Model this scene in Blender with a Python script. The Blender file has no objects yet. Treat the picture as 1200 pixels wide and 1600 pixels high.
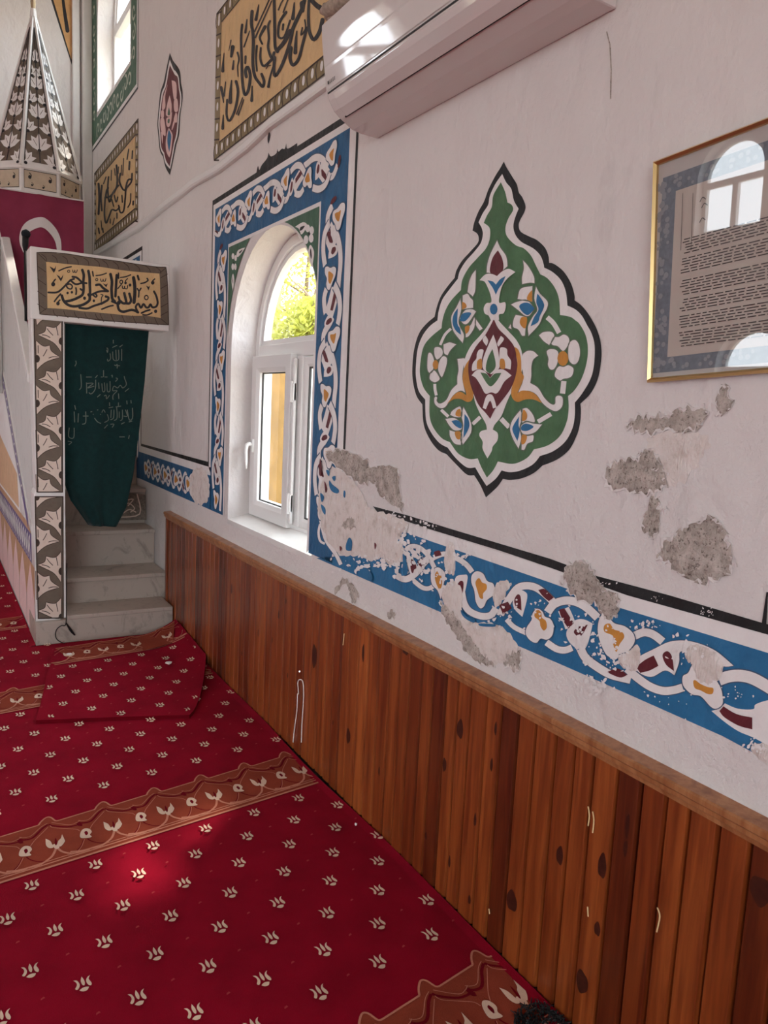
import bpy, bmesh, math, random
from mathutils import Vector, Matrix
from mathutils.geometry import tessellate_polygon
random.seed(7)
S = bpy.context.scene
COL = S.collection

# ------------------------------------------------------------------ camera
CAM = Vector((-1.4, 0.0, 1.536))
YAW, PITCH, ROLL, FPX = 0.53936815, -0.13483574, 0.0491782, 1200.0
cy, sy, cp, sp = math.cos(YAW), math.sin(YAW), math.cos(PITCH), math.sin(PITCH)
FWD = Vector((sy*cp, cy*cp, sp))
R0 = Vector((cy, -sy, 0)); U0 = R0.cross(FWD)
cr_, sr_ = math.cos(ROLL), math.sin(ROLL)
RGT = R0*cr_ + U0*sr_
UPV = U0*cr_ - R0*sr_
cd = bpy.data.cameras.new('camera'); cam = bpy.data.objects.new('camera', cd); COL.objects.link(cam)
cd.sensor_fit = 'VERTICAL'; cd.sensor_height = 32.0; cd.lens = 32.0*FPX/1600.0
cd.clip_start = 0.05; cd.clip_end = 200
cam.matrix_world = Matrix(((RGT.x, UPV.x, -FWD.x, CAM.x), (RGT.y, UPV.y, -FWD.y, CAM.y), (RGT.z, UPV.z, -FWD.z, CAM.z), (0, 0, 0, 1)))
S.camera = cam

# ------------------------------------------------------------------ light
S.view_settings.view_transform = 'Standard'; S.view_settings.look = 'None'
S.view_settings.gamma = 1.0; S.view_settings.use_curve_mapping = False
S.view_settings.exposure = 2.3
W = bpy.data.worlds.new('sky'); S.world = W; W.use_nodes = True
W.node_tree.nodes['Background'].inputs['Color'].default_value = (0.86, 0.94, 1.0, 1)
W.node_tree.nodes['Background'].inputs['Strength'].default_value = 1.6
S.cycles.max_bounces = 10; S.cycles.diffuse_bounces = 7; S.cycles.glossy_bounces = 4
S.cycles.transparent_max_bounces = 12; S.cycles.sample_clamp_indirect = 6
sd = bpy.data.lights.new('sun', 'SUN'); sd.energy = 2.0; sd.angle = math.radians(5); sd.color = (1.0, 0.93, 0.8)
sun = bpy.data.objects.new('sun', sd); COL.objects.link(sun)
sun.rotation_euler = Vector((-0.74, -0.66, -1.5)).to_track_quat('-Z', 'Y').to_euler()

def portal(x, y, z, w, h, direction):
    l = bpy.data.lights.new('window_daylight', 'AREA'); l.shape = 'RECTANGLE'; l.size = w; l.size_y = h
    l.cycles.is_portal = True
    o = bpy.data.objects.new('window_daylight', l); COL.objects.link(o)
    o.location = (x, y, z)
    o.rotation_euler = Vector(direction).to_track_quat('-Z', 'Z').to_euler()

# ------------------------------------------------------------------ photo measurement helpers (a pixel of the 1200x1600 photo -> a point on a real plane)
def ray(px, py):
    return RGT*((px-600)/FPX) - UPV*((py-800)/FPX) + FWD
def PX(p, x=0.0):
    d = ray(*p); return CAM + d*((x-CAM.x)/d.x)
def PY(p, y):
    d = ray(*p); return CAM + d*((y-CAM.y)/d.y)
def PZ(p, z=0.0):
    d = ray(*p); return CAM + d*((z-CAM.z)/d.z)
def crop(x0, y0, s):
    return lambda a, b: (x0+a/s, y0+b/s)
ID = crop(0, 0, 1)
def pts(cr, txt):
    out = []
    for t in txt.split():
        c = t.endswith('*'); t = t.rstrip('*'); a, b = t.split(',')
        q = cr(float(a), float(b)); out.append((q[0], q[1], c))
    return out
def smooth(P, closed=True, n=5):
    N = len(P); out = []
    for i in range(N if closed else N-1):
        p0, p1, p2, p3 = P[(i-1) % N], P[i], P[(i+1) % N], P[(i+2) % N]
        if not closed:
            if i == 0: p0 = p1
            if i == N-2: p3 = p2
        if len(p1) > 2 and p1[2]: p0 = p1
        if len(p2) > 2 and p2[2]: p3 = p2
        for k in range(n):
            t = k/n; r = []
            for j in (0, 1):
                m1 = (p2[j]-p0[j])*0.5; m2 = (p3[j]-p1[j])*0.5
                r.append((2*t**3-3*t*t+1)*p1[j]+(t**3-2*t*t+t)*m1+(-2*t**3+3*t*t)*p2[j]+(t**3-t*t)*m2)
            out.append(tuple(r))
    if not closed: out.append(P[-1][:2])
    return out

# ------------------------------------------------------------------ object helpers
def tag(o, label=None, cat=None, group=None, kind=None):
    if label: o['label'] = label
    if cat: o['category'] = cat
    if group: o['group'] = group
    if kind: o['kind'] = kind
    return o
def empty(name, loc, label, cat, group=None):
    o = bpy.data.objects.new(name, None); COL.objects.link(o); o.location = loc; o.empty_display_size = 0.1
    return tag(o, label, cat, group)
class MB:
    def __init__(s): s.v = []; s.f = []; s.m = []
    def add(s, v, f, mat=0):
        o = len(s.v); s.v += [tuple(q) for q in v]
        for q in f: s.f.append(tuple(i+o for i in q)); s.m.append(mat)
    def box(s, x0, x1, y0, y1, z0, z1, mat=0):
        v = [(x, y, z) for x in (x0, x1) for y in (y0, y1) for z in (z0, z1)]
        s.add(v, [(0, 1, 3, 2), (4, 6, 7, 5), (0, 4, 5, 1), (2, 3, 7, 6), (0, 2, 6, 4), (1, 5, 7, 3)], mat)
    def poly(s, loops, mat=0):
        """loops of 3D points, first the outline, then holes; filled flat"""
        if not isinstance(loops[0][0], (tuple, list, Vector)): loops = [loops]
        L = [[Vector(p) for p in l] for l in loops]
        tri = tessellate_polygon(L)
        s.add([p for l in L for p in l], tri, mat)
    def prism(s, prof, vec, mat=0, caps=True):
        n = len(prof); vec = Vector(vec)
        a = [Vector(p) for p in prof]; b = [p+vec for p in a]
        s.add(a+b, [(i, (i+1) % n, n+(i+1) % n, n+i) for i in range(n)], mat)
        if caps: s.poly([a], mat); s.poly([b], mat)
    def tube(s, P, r, n=8, mat=0, caps=True):
        P = [Vector(p) for p in P]; N = len(P); rs = r if isinstance(r, (list, tuple)) else [r]*N
        vs = []; up = None
        for i, p in enumerate(P):
            d = (P[min(i+1, N-1)]-P[max(i-1, 0)]).normalized()
            if up is None: up = Vector((0, 0, 1)) if abs(d.z) < 0.9 else Vector((1, 0, 0))
            a = d.cross(up).normalized(); b = a.cross(d).normalized(); up = b
            for k in range(n):
                t = 2*math.pi*k/n; vs.append(p+(a*math.cos(t)+b*math.sin(t))*rs[i])
        f = [(i*n+k, i*n+(k+1) % n, (i+1)*n+(k+1) % n, (i+1)*n+k) for i in range(N-1) for k in range(n)]
        if caps: f += [tuple(range(n)), tuple(range((N-1)*n, N*n))]
        s.add(vs, f, mat)
    def grid(s, fn, nu, nv, mat=0):
        v = [fn(i/nu, j/nv) for j in range(nv+1) for i in range(nu+1)]
        s.add(v, [(j*(nu+1)+i, j*(nu+1)+i+1, (j+1)*(nu+1)+i+1, (j+1)*(nu+1)+i) for j in range(nv) for i in range(nu)], mat)
    def build(s, name, mats, parent=None, smooth=False, bevel=0, solid=0, merge=False):
        me = bpy.data.meshes.new(name)
        o = bpy.data.objects.new(name, me); COL.objects.link(o)
        loc = Vector((0, 0, 0))
        if s.v:
            if parent is None:
                xs = [q[0] for q in s.v]; ys = [q[1] for q in s.v]; zs = [q[2] for q in s.v]
                loc = Vector(((min(xs)+max(xs))/2, (min(ys)+max(ys))/2, min(zs)))
            else:
                loc = parent_loc(parent)
        me.from_pydata([(Vector(q)-loc) for q in s.v], [], s.f)
        mats = mats if isinstance(mats, (list, tuple)) else [mats]
        for m in mats: me.materials.append(m)
        for p, m in zip(me.polygons, s.m): p.material_index = m
        if merge or bevel or solid:
            b = bmesh.new(); b.from_mesh(me); bmesh.ops.remove_doubles(b, verts=b.verts, dist=1e-5)
            bmesh.ops.recalc_face_normals(b, faces=b.faces); b.to_mesh(me); b.free()
        if smooth:
            for p in me.polygons: p.use_smooth = True
        if parent is None: o.location = loc
        else: o.parent = parent
        if bevel:
            md = o.modifiers.new('bevel', 'BEVEL'); md.width = bevel; md.segments = 2; md.limit_method = 'ANGLE'
        if solid:
            md = o.modifiers.new('thickness', 'SOLIDIFY'); md.thickness = solid; md.offset = 0
        return o
def parent_loc(p):
    v = Vector(p.location)
    while p.parent: p = p.parent; v += Vector(p.location)
    return v

class Paint(MB):
    """flat paint on a surface: 2D shapes through fn((a,b), lift) -> 3D point"""
    def __init__(s, fn, base=0.0010, step=0.0004):
        super().__init__(); s.fn = fn; s.base = base; s.step = step; s.cnt = 0
    def P(s, q, layer): return s.fn((q[0], q[1]), s.base+s.step*layer+s.cnt*2.5e-6)
    def fill(s, cr, txt, mat, layer, sm=True, n=5):
        p = pts(cr, txt) if isinstance(txt, str) else [(*cr(a[0], a[1]), *(a[2:])) for a in txt]
        if sm: p = smooth(p, True, n)
        s.flat(p, mat, layer)
    def flat(s, p, mat, layer):
        s.cnt += 1
        L = [Vector((q[0], q[1], 0)) for q in p]
        ar = sum(L[i].x*L[(i+1) % len(L)].y-L[(i+1) % len(L)].x*L[i].y for i in range(len(L)))
        if ar < 0: L.reverse()
        tri = tessellate_polygon([L])
        s.add([s.P(q, layer) for q in L], tri, mat)
    def ring(s, outer, inner, mat, layer):
        a = [Vector((q[0], q[1], 0)) for q in outer]; b = [Vector((q[0], q[1], 0)) for q in inner]
        tri = tessellate_polygon([a, b]); s.add([s.P(q, layer) for q in a+b], tri, mat)
    def stroke(s, cr, txt, w, mat, layer, w1=None, cap=True, sm=True, closed=False):
        s.cnt += 1
        p = pts(cr, txt) if isinstance(txt, str) else [cr(a[0], a[1]) for a in txt]
        q0 = cr(0, 0); q1 = cr(1, 0); sc = math.hypot(q1[0]-q0[0], q1[1]-q0[1])
        if sm and len(p) > 2: p = smooth(p, closed, 4)
        if closed: p = p+[p[0]]
        N = len(p); L = []; Rr = []
        for i in range(N):
            if closed: a, b = p[(i-1) % (N-1)], p[(i+1) % (N-1)]
            else: a, b = p[max(i-1, 0)], p[min(i+1, N-1)]
            dx, dy = b[0]-a[0], b[1]-a[1]; d = math.hypot(dx, dy) or 1
            ww = w if w1 is None else w+(w1-w)*i/(N-1)
            h = ww*sc/2
            L.append((p[i][0]-dy/d*h, p[i][1]+dx/d*h)); Rr.append((p[i][0]+dy/d*h, p[i][1]-dx/d*h))
        v = [s.P(q, layer) for q in L]+[s.P(q, layer) for q in Rr]
        s.add(v, [(i, i+1, N+i+1, N+i) for i in range(N-1)], mat)
        if cap and not closed:
            for i, ww in ((0, w), (N-1, w if w1 is None else w1)):
                s.disc(p[i], ww*sc/2, mat, layer)
    def disc(s, c, r, mat, layer, ry=None, n=12):
        ry = ry or r; s.cnt += 1
        s.add([s.P((c[0]+r*math.cos(2*math.pi*k/n), c[1]+ry*math.sin(2*math.pi*k/n)), layer) for k in range(n)], [tuple(range(n))], mat)
    def blob(s, cr, a, b, r, mat, layer, ry=None):
        q = cr(a, b); q1 = cr(a+1, b); sc = abs(q1[0]-q[0]); s.disc(q, r*sc, mat, layer, (ry or r)*sc)

# ------------------------------------------------------------------ materials
class NT:
    def __init__(s, name):
        s.m = bpy.data.materials.new(name); s.m.use_nodes = True; s.t = s.m.node_tree
        s.b = s.t.nodes['Principled BSDF']; s.out = s.t.nodes['Material Output']
    def n(s, typ, **kw):
        o = s.t.nodes.new('ShaderNode'+typ)
        for k, v in kw.items():
            if k in o.inputs: o.inputs[k].default_value = v
            else: setattr(o, k, v)
        return o
    def l(s, a, b): s.t.links.new(a, b)
    def pos(s, scale=(1, 1, 1)):
        g = s.n('NewGeometry'); mp = s.n('Mapping'); mp.inputs['Scale'].default_value = scale
        s.l(g.outputs['Position'], mp.inputs['Vector']); return mp.outputs['Vector']
    def noise(s, vec, scale, detail=4, rough=0.6, dist=0.0):
        o = s.n('TexNoise'); o.inputs['Scale'].default_value = scale; o.inputs['Detail'].default_value = detail
        o.inputs['Roughness'].default_value = rough; o.inputs['Distortion'].default_value = dist
        s.l(vec, o.inputs['Vector']); return o.outputs['Fac']
    def ramp(s, fac, stops):
        o = s.n('ValToRGB'); e = o.color_ramp.elements
        while len(e) < len(stops): e.new(0.5)
        for q, (p, c) in zip(e, stops): q.position = p; q.color = (*c, 1) if len(c) == 3 else c
        s.l(fac, o.inputs['Fac']); return o.outputs['Color']
    def mix(s, fac, a, b, typ='MIX'):
        o = s.n('Mix', data_type='RGBA', blend_type=typ)
        for i, v in ((0, fac), (6, a), (7, b)):
            if isinstance(v, (int, float)): o.inputs[i].default_value = v
            elif isinstance(v, tuple): o.inputs[i].default_value = (*v, 1)
            else: s.l(v, o.inputs[i])
        return o.outputs[2]
    def bump(s, h, strength, dist=0.01, normal=None):
        o = s.n('Bump'); o.inputs['Strength'].default_value = strength; o.inputs['Distance'].default_value = dist
        s.l(h, o.inputs['Height'])
        if normal: s.l(normal, o.inputs['Normal'])
        return o.outputs['Normal']
def col(c): return (*c, 1)

def plaster_bump(t, k=1.0):
    v = t.pos((1, 1, 0.7))
    a = t.noise(v, 9, 3, 0.5, 0.4); b = t.noise(v, 55, 4, 0.6)
    n1 = t.bump(a, 0.60*k, 0.03); n2 = t.bump(b, 0.50*k, 0.006, n1)
    return n2
def mat_plain(name, c, rough=0.6, spec=0.3, metal=0.0, var=0.0, vs=20, bump=0.0, bs=80, coat=0.0, sheen=0.0):
    t = NT(name); t.b.inputs['Base Color'].default_value = col(c); t.b.inputs['Roughness'].default_value = rough
    t.b.inputs['Specular IOR Level'].default_value = spec; t.b.inputs['Metallic'].default_value = metal
    t.b.inputs['Coat Weight'].default_value = coat; t.b.inputs['Sheen Weight'].default_value = sheen
    if var:
        f = t.noise(t.pos(), vs, 4)
        t.l(t.ramp(f, [(0.3, tuple(x*(1-var) for x in c)), (0.7, tuple(min(1, x*(1+var)) for x in c))]), t.b.inputs['Base Color'])
    if bump:
        t.l(t.bump(t.noise(t.pos(), bs, 4), bump, 0.004), t.b.inputs['Normal'])
    return t.m
def mat_paint(name, c, var=0.12):
    t = NT(name); t.b.inputs['Roughness'].default_value = 0.55; t.b.inputs['Specular IOR Level'].default_value = 0.3
    f = t.noise(t.pos(), 14, 5)
    t.l(t.ramp(f, [(0.25, tuple(x*(1-var) for x in c)), (0.75, tuple(min(1, x*(1+var)) for x in c))]), t.b.inputs['Base Color'])
    t.l(plaster_bump(t), t.b.inputs['Normal'])
    return t.m
def mat_wall(name, c):
    t = NT(name); t.b.inputs['Roughness'].default_value = 0.7; t.b.inputs['Specular IOR Level'].default_value = 0.25
    v = t.pos((1, 1, 1))
    f = t.noise(v, 1.6, 5); g = t.noise(t.pos((1, 1, 0.35)), 6, 6, 0.7)
    base = t.ramp(f, [(0.3, tuple(x*0.95 for x in c)), (0.7, c)])
    dirt = t.ramp(g, [(0.60, (0, 0, 0)), (0.78, (1, 1, 1))])
    t.l(t.mix(dirt, base, tuple(x*0.80 for x in c)), t.b.inputs['Base Color'])
    # rougher trowelled and damp-blistered render low on the wall
    sx = t.n('SeparateXYZ'); g0 = t.n('NewGeometry'); t.l(g0.outputs['Position'], sx.inputs[0])
    mk = t.n('MapRange'); mk.inputs[1].default_value = 2.0; mk.inputs[2].default_value = 1.1; t.l(sx.outputs['Z'], mk.inputs[0])
    hb = t.noise(t.pos(), 20, 6, 0.7, 0.15); ml = t.n('Math', operation='MULTIPLY'); t.l(hb, ml.inputs[0]); t.l(mk.outputs[0], ml.inputs[1])
    t.l(t.bump(ml.outputs[0], 0.55, 0.022, plaster_bump(t)), t.b.inputs['Normal'])
    return t.m
WALLC = (0.76, 0.725, 0.71)
M = {}
M['wall'] = mat_wall('white plaster', WALLC)
M['white'] = mat_paint('white paint', (0.82, 0.80, 0.79), 0.04)
M['blue'] = mat_paint('blue paint', (0.018, 0.112, 0.25), 0.18)
M['blue2'] = mat_paint('bright blue paint', (0.022, 0.155, 0.33), 0.15)
M['green'] = mat_paint('green paint', (0.070, 0.165, 0.075), 0.25)
M['dkgreen'] = mat_paint('dark green paint', (0.055, 0.135, 0.085), 0.2)
M['line'] = mat_paint('grey green brush line', (0.13, 0.16, 0.12), 0.1)
M['bline'] = mat_paint('slate brush line', (0.06, 0.10, 0.17), 0.1)
M['maroon'] = mat_paint('maroon paint', (0.12, 0.018, 0.026), 0.15)
M['gold'] = mat_paint('ochre paint', (0.58, 0.26, 0.045), 0.2)
M['black'] = mat_paint('black paint', (0.014, 0.014, 0.015), 0.1)
M['ink'] = mat_paint('charcoal lettering paint', (0.028, 0.027, 0.030), 0.1)
M['cream'] = mat_paint('cream yellow paint', (0.70, 0.49, 0.25), 0.08)
M['olive'] = mat_paint('olive brown paint', (0.26, 0.20, 0.105), 0.12)
M['taupe'] = mat_paint('taupe brown paint', (0.16, 0.125, 0.095), 0.15)
M['petal'] = mat_paint('pale petal paint', (0.74, 0.62, 0.53), 0.05)
M['brownline'] = mat_paint('dark brown brush line', (0.055, 0.035, 0.026), 0.1)
M['purple'] = mat_paint('purple paint', (0.13, 0.09, 0.24), 0.15)
M['pink'] = mat_paint('pale pink paint', (0.78, 0.55, 0.53), 0.04)
M['tan'] = mat_paint('tan paint', (0.50, 0.29, 0.16), 0.1)
def mat_bare():
    t = NT('bare grey render'); t.b.inputs['Roughness'].default_value = 0.9
    f = t.noise(t.pos(), 26, 5, 0.7); g = t.noise(t.pos(), 120, 4, 0.7)
    c = t.ramp(f, [(0.3, (0.27, 0.23, 0.20)), (0.5, (0.46, 0.41, 0.365)), (0.72, (0.66, 0.60, 0.55))])
    s = t.ramp(g, [(0.34, (0.32, 0.29, 0.27)), (0.46, (1, 1, 1))])
    t.l(t.mix(1.0, c, s, 'MULTIPLY'), t.b.inputs['Base Color'])
    n1 = t.bump(f, 0.8, 0.012); t.l(t.bump(g, 0.7, 0.004, n1), t.b.inputs['Normal'])
    return t.m
M['bare'] = mat_bare()
def mat_scraped():
    t = NT('scraped undercoat'); t.b.inputs['Roughness'].default_value = 0.9
    f = t.noise(t.pos(), 22, 6, 0.7); g = t.noise(t.pos((1, 1, 0.6)), 60, 5, 0.7)
    t.l(t.ramp(f, [(0.3, (0.56, 0.49, 0.44)), (0.46, (0.72, 0.66, 0.62)), (0.7, (0.79, 0.74, 0.71))]), t.b.inputs['Base Color'])
    n1 = t.bump(f, 0.6, 0.012); t.l(t.bump(g, 0.5, 0.006, n1), t.b.inputs['Normal'])
    return t.m
M['scraped'] = mat_scraped()
def mat_marble(name, a, b):
    t = NT(name); t.b.inputs['Roughness'].default_value = 0.35; t.b.inputs['Specular IOR Level'].default_value = 0.4
    f = t.noise(t.pos((1, 1, 0.6)), 7, 8, 0.65, 1.6)
    t.l(t.ramp(f, [(0.30, b), (0.47, a), (0.60, a), (0.8, tuple(x*0.85 for x in a))]), t.b.inputs['Base Color'])
    return t.m
M['marble'] = mat_marble('grey veined marble', (0.46, 0.40, 0.345), (0.27, 0.235, 0.20))
M['marble2'] = mat_marble('pale marble', (0.62, 0.62, 0.60), (0.46, 0.47, 0.46))
M['gloss'] = mat_plain('white gloss paint', (0.80, 0.79, 0.77), 0.25, 0.5, var=0.03)
def mat_wood(name, c1, c2, coat=0.35, island=True):
    t = NT(name); t.b.inputs['Roughness'].default_value = 0.36; t.b.inputs['Coat Weight'].default_value = coat
    t.b.inputs['Coat Roughness'].default_value = 0.22
    g = t.n('NewGeometry'); mp = t.n('Mapping'); mp.inputs['Scale'].default_value = (1, 1, 0.06)
    t.l(g.outputs['Position'], mp.inputs['Vector'])
    off = t.n('VectorMath', operation='MULTIPLY_ADD')
    cmb = t.n('CombineXYZ'); t.l(g.outputs['Random Per Island'], cmb.inputs['X']); t.l(g.outputs['Random Per Island'], cmb.inputs['Z'])
    t.l(cmb.outputs['Vector'], off.inputs[0]); off.inputs[1].default_value = (7.3, 1, 5.1); t.l(mp.outputs['Vector'], off.inputs[2])
    f = t.noise(off.outputs['Vector'], 55, 5, 0.6, 0.6)
    h = t.noise(off.outputs['Vector'], 16, 3, 0.5, 1.4)
    base = t.ramp(f, [(0.32, c2), (0.62, c1)])
    dark = t.ramp(h, [(0.35, (0.62, 0.5, 0.42)), (0.55, (1, 1, 1))])
    c = t.mix(0.85, base, dark, 'MULTIPLY')
    if island:
        r = t.ramp(g.outputs['Random Per Island'], [(0.0, (0.34, 0.24, 0.22)), (0.14, (0.62, 0.50, 0.46)), (0.4, (0.88, 0.82, 0.80)), (0.72, (1.0, 1.0, 1.0)), (1.0, (1.32, 1.45, 1.5))])
        c = t.mix(1.0, c, r, 'MULTIPLY')
    t.l(c, t.b.inputs['Base Color'])
    t.l(t.bump(f, 0.15, 0.002), t.b.inputs['Normal'])
    return t.m
M['wood'] = mat_wood('varnished pine boards', (0.33, 0.082, 0.016), (0.19, 0.038, 0.007))
M['rail'] = mat_wood('worn pine rail', (0.44, 0.20, 0.085), (0.33, 0.125, 0.045), 0.15, False)
M['knot'] = mat_plain('dark pine knot', (0.045, 0.010, 0.005), 0.4, 0.4, var=0.3, vs=60)
M['gouge'] = mat_plain('fresh pale wood scratch', (0.80, 0.60, 0.30), 0.7)
def mat_carpet(name, c):
    t = NT(name); t.b.inputs['Roughness'].default_value = 0.95; t.b.inputs['Specular IOR Level'].default_value = 0.05
    t.b.inputs['Sheen Weight'].default_value = 0.05; t.b.inputs['Sheen Tint'].default_value = (1.0, 0.25, 0.35, 1); t.b.inputs['Sheen Roughness'].default_value = 0.5
    f = t.noise(t.pos(), 5, 5, 0.6); g = t.noise(t.pos(), 380, 2, 0.6)
    t.l(t.ramp(f, [(0.3, tuple(x*0.82 for x in c)), (0.7, tuple(x*1.12 for x in c))]), t.b.inputs['Base Color'])
    t.l(t.bump(g, 0.5, 0.004), t.b.inputs['Normal'])
    return t.m
M['carpet'] = mat_carpet('red carpet pile', (0.265, 0.0030, 0.0175))
M['c_cream'] = mat_carpet('cream carpet yarn', (0.78, 0.60, 0.47))
M['c_band'] = mat_carpet('rust carpet yarn', (0.29, 0.058, 0.030))
M['c_line'] = mat_carpet('salmon carpet yarn', (0.60, 0.25, 0.17))
M['c_dark'] = mat_carpet('dark red carpet yarn', (0.16, 0.003, 0.010))
M['c_dot'] = mat_carpet('dull pink carpet yarn', (0.40, 0.05, 0.055))
M['pvc'] = mat_plain('white plastic', (0.78, 0.78, 0.77), 0.3, 0.5)
M['pvcgrey'] = mat_plain('dark rubber seal', (0.05, 0.05, 0.05), 0.6)
M['acwhite'] = mat_plain('glossy white plastic', (0.70, 0.67, 0.66), 0.05, 0.5, coat=0.3)
M['acdark'] = mat_plain('dark gap plastic', (0.02, 0.02, 0.02), 0.5)
M['brass'] = mat_plain('gold anodised frame', (0.70, 0.50, 0.22), 0.3, 0.5, metal=0.9)
M['steel'] = mat_plain('steel', (0.6, 0.6, 0.6), 0.3, 0.5, metal=1.0)
M['rubber'] = mat_plain('black rubber', (0.012, 0.012, 0.013), 0.5)
M['curtain'] = mat_plain('dark green cloth', (0.004, 0.030, 0.030), 0.8, 0.2, var=0.2, vs=30, bump=0.2, bs=400, sheen=0.15)
M['thread'] = mat_plain('grey green embroidery thread', (0.16, 0.20, 0.17), 0.7)
M['flagred'] = mat_plain('crimson flag cloth', (0.25, 0.032, 0.075), 0.75, 0.2, var=0.12, vs=6, sheen=0.1)
M['flagwhite'] = mat_plain('white flag cloth', (0.74, 0.70, 0.70), 0.75)
M['string'] = mat_plain('white cotton string', (0.82, 0.76, 0.70), 0.8)
M['paper'] = mat_plain('white paper', (0.82, 0.80, 0.78), 0.8)
M['cloth'] = mat_plain('dusty beige wrapping cloth', (0.40, 0.33, 0.27), 0.9, var=0.3, vs=40, bump=0.4, bs=120)
def mat_glass(name='window glass', k=1.0):
    t = NT(name); tr = t.n('BsdfTransparent'); gl = t.n('BsdfGlossy'); gl.inputs['Roughness'].default_value = 0.01
    lw = t.n('LayerWeight'); lw.inputs['Blend'].default_value = 0.5
    pw = t.n('Math', operation='POWER'); pw.inputs[1].default_value = 5.0; t.l(lw.outputs['Facing'], pw.inputs[0])
    ma = t.n('Math', operation='MULTIPLY_ADD'); ma.inputs[1].default_value = 0.9; ma.inputs[2].default_value = 0.05*k; t.l(pw.outputs[0], ma.inputs[0])
    mx = t.n('MixShader')
    t.l(ma.outputs[0], mx.inputs[0]); t.l(tr.outputs[0], mx.inputs[1]); t.l(gl.outputs[0], mx.inputs[2]); t.l(mx.outputs[0], t.out.inputs['Surface'])
    return t.m
M['glass'] = mat_glass()
# ------------------------------------------------------------------ room shell
YB, YF, XL, ZC, TH = -5.0, 8.05, -8.0, 5.7, 0.215
def arch(cyy, w, z0, zs, n=18):
    """arched opening outline (y,z), from bottom right round to bottom left"""
    r = w/2
    p = [(cyy-r, z0), (cyy-r, zs)]
    p += [(cyy-r*math.cos(math.pi*k/n), zs+r*math.sin(math.pi*k/n)) for k in range(1, n)]
    return p+[(cyy+r, zs), (cyy+r, z0)]
LOW = [(3.46, 1.07, 0.89, 1.805), (6.79, 1.07, 0.89, 1.805), (-0.18, 1.07, 0.89, 1.805)]
UPP = [(7.06, 1.30, 4.04, 4.75), (3.46, 1.30, 4.04, 4.75), (-0.18, 1.30, 4.04, 4.75)]
def wall_with_windows(name, x0, x1, ops, plain=False):
    m = MB(); holes = [arch(*o) for o in ops]
    outer = [(YB, 0), (YF, 0), (YF, ZC), (YB, ZC)]
    for x in (x0, x1):
        m.poly([[(x, y, z) for y, z in L] for L in [outer]+holes])
    for L in holes+[outer]:
        n = len(L)
        m.add([(x0, y, z) for y, z in L]+[(x1, y, z) for y, z in L], [(i, (i+1) % n, n+(i+1) % n, n+i) for i in range(n)])
    o = m.build(name, M['wall'], merge=True); return tag(o, kind='structure')
wall_right = wall_with_windows('wall_right', 0, TH, LOW+UPP)
LLOW = [(6.45, 1.0, 0.9, 1.95), (3.2, 1.0, 0.9, 1.95), (0.0, 1.0, 0.9, 1.95), (-3.2, 1.0, 0.9, 1.95)]
LUPP = [(6.95, 1.0, 3.75, 4.45), (3.2, 1.0, 3.75, 4.45), (0.0, 1.0, 3.75, 4.45), (-3.2, 1.0, 3.75, 4.45)]
wall_left = wall_with_windows('wall_left', XL, XL-TH, LLOW+LUPP)
FRO = [(-4.13, 0.86, 3.9, 4.5), (-6.2, 0.86, 3.9, 4.5), (-3.4, 1.0, 0.9, 1.95), (-6.4, 1.0, 0.9, 1.95)]  # low pair is unseen, added to bring more daylight onto pulpit and carpet
m = MB(); holes = [arch(*o) for o in FRO]; outer = [(XL-TH, 0), (TH, 0), (TH, ZC), (XL-TH, ZC)]
for y in (YF, YF+TH): m.poly([[(x, y, z) for x, z in L] for L in [outer]+holes])
for L in holes+[outer]:
    n = len(L); m.add([(x, YF, z) for x, z in L]+[(x, YF+TH, z) for x, z in L], [(i, (i+1) % n, n+(i+1) % n, n+i) for i in range(n)])
tag(m.build('wall_front', M['wall'], merge=True), kind='structure')
m = MB()
for x0, x1, z0, z1 in ((XL-TH, -6.6, 0, ZC), (-6.6, -3.0, 3.4, ZC), (-3.0, TH, 0, ZC)): m.box(x0, x1, YB-TH, YB, z0, z1)
tag(m.build('wall_back', M['wall']), kind='structure')
m = MB(); m.box(XL-TH, TH, YB-TH, YF+TH, ZC, ZC+0.2); tag(m.build('ceiling', M['wall']), kind='structure')
m = MB(); m.box(XL-TH, TH, YB-TH, YF+TH, -0.2, -0.014); tag(m.build('floor', mat_plain('grey screed', (0.055, 0.045, 0.038), 0.9)), kind='structure')
m = MB(); m.box(-0.085, 0, YF-0.10, YF, 0, ZC); m.box(-0.165, -0.10, YF-0.05, YF, 0, ZC)
tag(m.build('trim_1', M['gloss'], bevel=0.012), kind='structure')
# daylight openings
for cyy, w, z0, zs in LLOW+LUPP: portal(XL-TH/2, cyy, (z0+zs+w/2)/2, w, zs+w/2-z0, (1, 0, 0))
for cyy, w, z0, zs in LOW+UPP: portal(TH-0.02, cyy, (z0+zs+w/2)/2, w, zs+w/2-z0, (-1, 0, 0))
portal(-4.8, YB-TH/2, 1.7, 3.6, 3.4, (0, 1, 0));
for xx, w, z0, zs in FRO: portal(xx, YF+TH/2, (z0+zs+w/2)/2, w, zs+w/2-z0, (0, -1, 0))
# the ground outside
m = MB(); m.box(-30, 30, -30, 40, -0.5, -0.3)
tag(m.build('ground', mat_plain('dry courtyard ground', (0.36, 0.31, 0.22), 0.9, var=0.2, vs=2)), kind='structure')

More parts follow.
